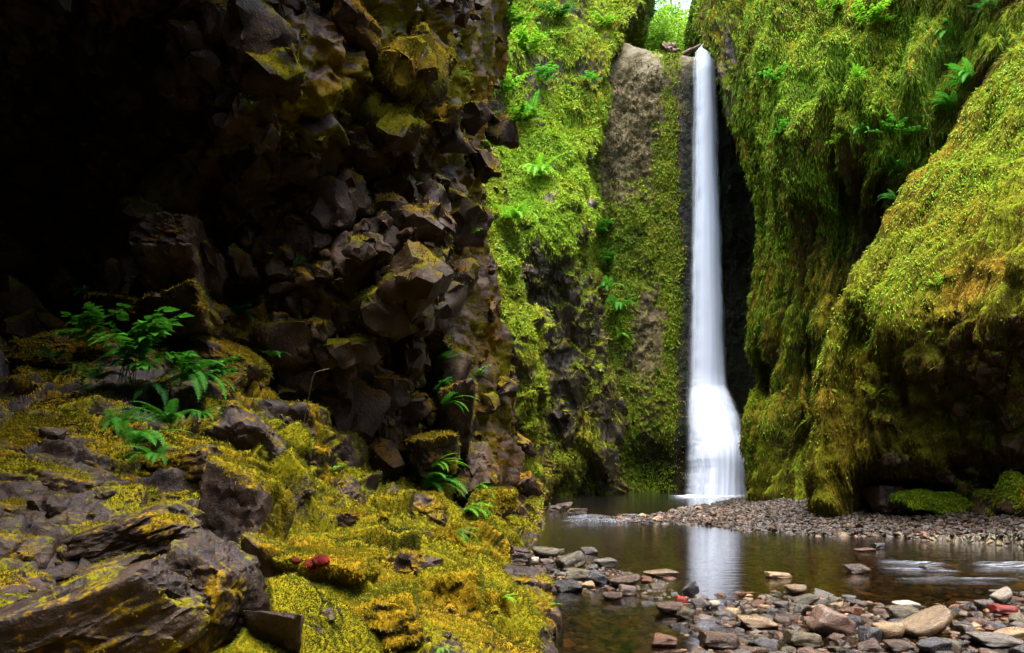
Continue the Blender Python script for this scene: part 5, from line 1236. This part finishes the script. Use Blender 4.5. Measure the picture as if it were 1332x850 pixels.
PLANTS = [
    (165, 500, 80, 6, 'broad-leaved green plant leaning right among the bank ferns', 'emerald', -40),
    (130, 460, 56, 4, 'young plant with maple-like leaves behind the bank ferns', 'emerald', -80),
    (260, 510, 50, 4, 'small leafy seedling right of the fern cluster under the pillar', 'emerald', None),
    (180, 108, 52, 5, 'leafy seedling glowing green in the black upper cliff', 'emerald', -20),
    (100, 512, 34, 3, 'low leafy sprig at the left of the fern cluster', 'deep', None),
    (612, 312, 28, 3, 'single round-leaved sprig at the edge of the dark cliff', 'lime', -20),
    (618, 492, 26, 4, 'small sprig with lime leaves beside the cave ferns', 'lime', -20),
    (562, 520, 44, 5, 'leafy plant hanging under the cave ferns', 'emerald', -30),
    (432, 615, 22, 2, 'tiny sprout with two pale leaves on the moss', 'lime', None),
    (715, 790, 14, 3, 'small green sprig on the wet water-edge boulder', 'lime', -20),
    (672, 170, 48, 9, 'lime leafy bush on the green slope by the dark cliff', 'lime', None),
    (650, 130, 46, 9, 'bright leafy bush touching the edge of the dark cliff', 'lime', None),
    (690, 75, 40, 9, 'round leafy bush high on the green slope', 'lime', None),
    (660, 40, 44, 9, 'topmost lime bush on the green slope', 'lime', None),
    (700, 110, 30, 7, 'leafy bush under the round one', 'emerald', None),
    (720, 30, 36, 9, 'dark shrub at the top of the green slope', 'deep', None),
    (640, 200, 40, 8, 'leafy bush below the one touching the dark cliff', 'lime', None),
    (765, 110, 22, 7, 'small bush beside the pale rock face', 'emerald', None),
    (785, 40, 30, 8, 'bush hanging over the top left corner of the pale rock face', 'lime', None),
    (789, 300, 22, 7, 'broad-leaved clump in the upper gully', 'emerald', None),
    (796, 345, 26, 8, 'broad-leaved clump in the middle of the gully', 'emerald', None),
    (1075, 25, 40, 8, 'lime leafy clump at the top of the right canyon wall', 'lime', None),
    (1130, 40, 44, 8, 'bright leafy clump near the top of the right canyon wall', 'lime', None),
    (1010, 110, 28, 7, 'small leafy clump on the moss ribs near the fall', 'emerald', None),
    (1020, 180, 24, 7, 'leafy clump on the ribs halfway down the right wall', 'emerald', None),
    (1160, 180, 36, 7, 'leafy plant left of the crevice ferns', 'emerald', None),
    (1100, 190, 26, 6, 'yellow-green sprig clump on the bulge of the right wall', 'lime', None),
    (1220, 375, 24, 4, 'pale sprig above the dark undercut of the overhang', 'lime', None),
]
for i, (px_, py_, s_, n_, lb, c_, az_) in enumerate(PLANTS): leafy(px_, py_, s_ * (1.5 if i < 4 else 1.0), n_ + (2 if i < 4 else 0), lb, c_, seed=i + 100, az=az_, spread=75 if az_ is None else 40)

# ------------------------------------------------------------------ red-brown cones on the moss
m, nt, out = newmat('cone_red'); b = NB(nt); co = b.coord(); vo = b.n('ShaderNodeTexVoronoi'); vo.inputs['Scale'].default_value = 9; b.l(co, vo.inputs['Vector'])
bs = b.n('ShaderNodeBsdfPrincipled'); b.l(b.mix(b.ramp(vo.outputs[0], 0.1, 0.7), (0.22, 0.010, 0.006), (0.06, 0.005, 0.003)), bs.inputs['Base Color']); bs.inputs['Roughness'].default_value = 0.8; bs.inputs['Specular IOR Level'].default_value = 0.1
bu = b.n('ShaderNodeBump'); bu.inputs['Distance'].default_value = 0.15; bu.invert = True; b.l(vo.outputs[0], bu.inputs['Height']); b.l(bu.outputs[0], bs.inputs['Normal']); b.l(bs.outputs[0], out.inputs[0])
for (px_, py_, s_, asp, lb) in ((418, 737, 17, 0.8, 'largest red-brown cone lying on the moss, right of its neighbours'), (405, 741, 15, 0.75, 'red-brown cone resting against the largest one'), (385, 733, 9, 0.8, 'small red-brown cone lying apart on the left'), (412, 733, 11, 0.8, 'small red-brown cone behind the two larger ones')):
    loc, nor = hit(px_, py_)
    V, T = ico(4); u_ = V / np.linalg.norm(V, axis=1)[:, None]; th = np.arctan2(u_[:, 1], u_[:, 2]); 
    h_ = 0.10 * np.abs(np.sin(th * 4 + u_[:, 0] * 7)) * np.abs(np.cos(u_[:, 0] * 8)) * np.sqrt(np.clip(1 - u_[:, 0] ** 2, 0, 1))
    V2 = u_ * (1 + h_)[:, None] * np.array([1.15, 0.85, 0.85]); rr_ = s_ * 1.1 / F * loc.y * 0.5
    o = link('fir_cone', mesh_np('fir_cone', V2 * rr_, T, m, smooth=True), loc=loc + Vector((0, 0, rr_ * 0.75))); o.rotation_euler = (0, 0.2, px_ * 0.7); tag(o, lb, 'cone')
    st = link('stalk', mesh_np('stalk', np.array([[.95, .05, 0], [.95, -.05, .05], [.95, 0, -.07], [1.5, .02, .1], [1.5, -.02, .12], [1.5, 0, .07]]) * rr_, np.array([[0, 1, 4], [0, 4, 3], [1, 2, 5], [1, 5, 4], [2, 0, 3], [2, 3, 5]]), m), o)

# ------------------------------------------------------------------ fallen trunk and stump at the lip
m, nt, out = newmat('bark'); b = NB(nt); co = b.coord(scale=(1, 1, 0.2)); nz = b.noise(co, 9, 5, 0.6)
bs = b.n('ShaderNodeBsdfPrincipled'); b.l(b.mix(nz, (0.03, 0.018, 0.010), (0.16, 0.10, 0.06)), bs.inputs['Base Color']); bs.inputs['Roughness'].default_value = 0.85
bu = b.n('ShaderNodeBump'); bu.inputs['Distance'].default_value = 0.06; b.l(nz, bu.inputs['Height']); b.l(bu.outputs[0], bs.inputs['Normal']); b.l(bs.outputs[0], out.inputs[0]); M['bark'] = m
def tube(paths, nseg=9, seed=0, knobby=0.12):
    V = []; T = []; r = np.random.default_rng(seed)
    for pts, rads in paths:
        pts = np.array(pts, float); t = np.linspace(0, len(pts) - 1, max(4, len(pts) * 4)); P = np.stack([np.interp(t, range(len(pts)), pts[:, k]) for k in range(3)], 1); Rr = np.interp(t, range(len(pts)), rads)
        tg = unit(np.gradient(P, axis=0)); ref = np.array([0.3, 0.2, 1.0]) if abs(tg[0][2]) < 0.8 else np.array([1.0, 0.1, 0.0])
        a = unit(np.cross(tg, ref)); b_ = np.cross(tg, a); base = len(V)
        for i in range(len(P)):
            for s_ in range(nseg):
                th = 6.283 * s_ / nseg; V.append(P[i] + (a[i] * math.cos(th) + b_[i] * math.sin(th)) * Rr[i] * (1 + knobby * r.normal()))
        for i in range(len(P) - 1):
            for s_ in range(nseg):
                p = base + i * nseg + s_; q = base + i * nseg + (s_ + 1) % nseg; T += [(p, q, q + nseg), (p, q + nseg, p + nseg)]
        for e in (0, len(P) - 1):
            c_ = len(V); V.append(P[e]); 
            for s_ in range(nseg): T.append((c_, base + e * nseg + s_, base + e * nseg + (s_ + 1) % nseg))
    return np.array(V), np.array(T)
V, T = tube([([W(888, 71, 36.6), W(900, 65, 36.2), W(914, 59, 35.8), W(926, 55, 35.6)], [0.10, 0.09, 0.08, 0.06])], seed=1)
tag(link('fallen_trunk', mesh_np('fallen_trunk', V, T, m, smooth=True)), 'thin pale fallen trunk slanting across the lip above the waterfall', 'log')
V, T = tube([([W(864, 68, 39.5), W(874, 62, 39.5), W(879, 56, 39.5)], [0.35, 0.25, 0.05]), ([W(868, 69, 39.3), W(884, 65, 39.3)], [0.25, 0.06]), ([W(872, 66, 39.2), W(866, 60, 39.4)], [0.14, 0.03])], seed=2, knobby=0.2)
tag(link('stump', mesh_np('stump', V, T, m, smooth=True)), 'dark jagged driftwood stump on the lip below the gap of sky', 'stump')

# bare twigs on the dark cliff
def twig(pts, label, r_=0.006):
    loc, nor = hit(*pts[0]); 
    if loc is None: return
    P_ = [np.array(loc)]
    for (a, b_) in pts[1:]: P_.append(W(a, b_, loc.y - 0.25))
    V, T = tube([(P_, [r_ * 1.3] * len(P_))], 5, 3); tag(link('twig', mesh_np('twig', V, T, M['bark'])), label, 'twig')
twig([(536, 115), (545, 85), (557, 58)], 'pale dry twig leaning out of the moss high on the dark cliff')
twig([(392, 565), (408, 485), (428, 480)], 'thin dark twig against the foot of the dark cliff', 0.004)

# ------------------------------------------------------------------ trees beyond the lip
def tree(base, h, crown_c, crown_r, nl, label, cols, seed, leaf=0.16, trunk_r=0.2, kind='tree'):
    r = np.random.default_rng(seed); base = np.array(base, float); top = base + np.array([r.normal() * 0.3, r.normal() * 0.3, h])
    root = bpy.data.objects.new(kind, None); COL.objects.link(root); root.location = base; tag(root, label, 'tree', 'trees beyond the lip of the fall')
    mid = (base + top) / 2 + np.array([r.normal() * 0.25, 0, 0]); paths = [([base - np.array([0, 0, 0.5]), mid, top], [trunk_r, trunk_r * 0.7, 0.03])]; ends = []
    for k in range(16):
        t = r.uniform(0.25, 0.95); p = base + (top - base) * t; a = r.uniform(0, 6.283); ln = crown_r[0] * r.uniform(0.5, 1.0) * (1.1 - 0.5 * t)
        e = p + np.array([math.cos(a) * ln, math.sin(a) * ln, ln * r.uniform(0.0, 0.5)]); paths.append(([p, (p + e) / 2 + np.array([0, 0, 0.15]), e], [trunk_r * 0.35, trunk_r * 0.2, 0.012])); ends += [e, (p + e) / 2, p + (e - p) * 0.75]
    V, T = tube(paths, 7, seed); tr_ = link('trunk', mesh_np('trunk', V - base, T, M['bark'], smooth=True), root)
    cl_ = np.array(ends); nc = 90; cc = np.array(crown_c) + unit(r.normal(size=(nc, 3))) * (r.random((nc, 1)) ** 0.45) * np.array(crown_r); cc = np.concatenate([cc, cl_])
    i = r.integers(0, len(cc), nl); rad = 0.32 + 0.25 * r.random(len(cc)); P = cc[i] + r.normal(size=(nl, 3)) * rad[i][:, None] * np.array([1, 1, 0.55])
    N = unit(r.normal(size=(nl, 3)) * 0.6 + np.array([0, 0, 0.8])); c = pick(cols, P, 0.7, 0.3, seed) * (0.7 + 0.6 * _rand[i & 4095, :1])
    Vl, Tl, c2 = leaves(P - base, N, leaf, leaf * 0.65, c); o = link('crown', mesh_np('crown', Vl, Tl, M['leaf'], cols=c2), root)
G1 = [(0.10, 0.24, 0.012), (0.16, 0.30, 0.014), (0.20, 0.32, 0.02)]; G2 = [(0.05, 0.12, 0.012), (0.09, 0.2, 0.012)]
lipz = 17.6
def tr(px, py_top, d, w, label, cols, seed, leaf=0.15, nl=5000, tr_=0.16):
    zt = W(px, py_top, d)[2]; x = W(px, 0, d)[0]; z0 = lipz + 1.0; h = max(3.0, zt - z0)
    tree((x, d, z0), h, (x, d, z0 + h * 0.55), (w, w, h * 0.42), nl, label, cols, seed, leaf, tr_)
tr(857, 22, 47, 1.3, 'lime maple at the left of the gap above the fall', G1, 1, nl=15000, leaf=0.17)
tr(880, 12, 50, 1.6, 'brightest lime tree in the middle of the gap above the fall', G1, 2, nl=18000, leaf=0.17)
tr(898, 30, 46, 0.9, 'low lime tree at the right of the gap above the fall', G1, 3, nl=10000)
tr(864, 34, 44, 1.1, 'low lime bush at the left foot of the gap above the fall', G1, 7, nl=8000)
tr(894, 2, 54, 1.7, 'tall lime tree filling the right of the gap above the fall', G1, 8, nl=16000)
tr(852, -5, 56, 1.7, 'tall lime tree filling the left of the gap above the fall', G1, 9, nl=16000)
tr(873, -60, 60, 1.4, 'slender darker tree standing taller in the middle of the gap', G2, 4, leaf=0.14, nl=2600, tr_=0.26)
tr(840, -50, 62, 1.6, 'tall tree behind the left rock shoulder', G2, 5, leaf=0.16, nl=4000, tr_=0.3)
tr(905, -40, 58, 1.2, 'tall thin-leaved tree behind the right rock shoulder', G2, 6, leaf=0.15, nl=2600, tr_=0.22)
print('plants', round(time.time() - T0, 1))
# ------------------------------------------------------------------ light, sky, camera
SUN_EL, SUN_AZ = math.radians(82), math.radians(190)      # soft light from almost straight above the gorge
w = bpy.data.worlds.new('World'); SC.world = w; w.use_nodes = True; nt = w.node_tree
bg = nt.nodes['Background']; sky = nt.nodes.new('ShaderNodeTexSky'); sky.sky_type = 'NISHITA'; sky.sun_disc = False
sky.sun_elevation = SUN_EL; sky.sun_rotation = SUN_AZ; sky.air_density = 1.0; sky.dust_density = 3.0; sky.ozone_density = 1.0
nt.links.new(sky.outputs[0], bg.inputs[0]); bg.inputs[1].default_value = 0.15
sd = bpy.data.lights.new('sun', 'SUN'); sd.energy = 1.5; sd.angle = math.radians(50); sd.color = (1.0, 0.97, 0.90)
so = bpy.data.objects.new('sun', sd); COL.objects.link(so)
dirv = Vector((math.sin(SUN_AZ) * math.cos(SUN_EL), math.cos(SUN_AZ) * math.cos(SUN_EL), math.sin(SUN_EL)))
so.rotation_euler = dirv.to_track_quat('Z', 'Y').to_euler(); so.location = (0, 20, 60)
cam = bpy.data.cameras.new('camera'); co_ = bpy.data.objects.new('camera', cam); COL.objects.link(co_); SC.camera = co_
co_.location = (0, 0, CH); co_.rotation_euler = (math.radians(90), 0, 0); cam.sensor_width = 36; cam.lens = F / 1332 * 36
cam.shift_y = (HY - 425) / 1332; cam.clip_end = 3000; cam.clip_start = 0.05
SC.view_settings.view_transform = 'Standard'; SC.view_settings.look = 'None'; SC.view_settings.gamma = 1.0; SC.view_settings.exposure = 3.62
SC.view_settings.use_curve_mapping = False
cy = SC.cycles
cy.volume_bounces = 1; cy.max_bounces = 5; cy.diffuse_bounces = 3; cy.glossy_bounces = 2; cy.transmission_bounces = 3; cy.transparent_max_bounces = 12
cy.caustics_reflective = False; cy.caustics_refractive = False
cy.use_denoising = True
print('script', round(time.time() - T0, 1))
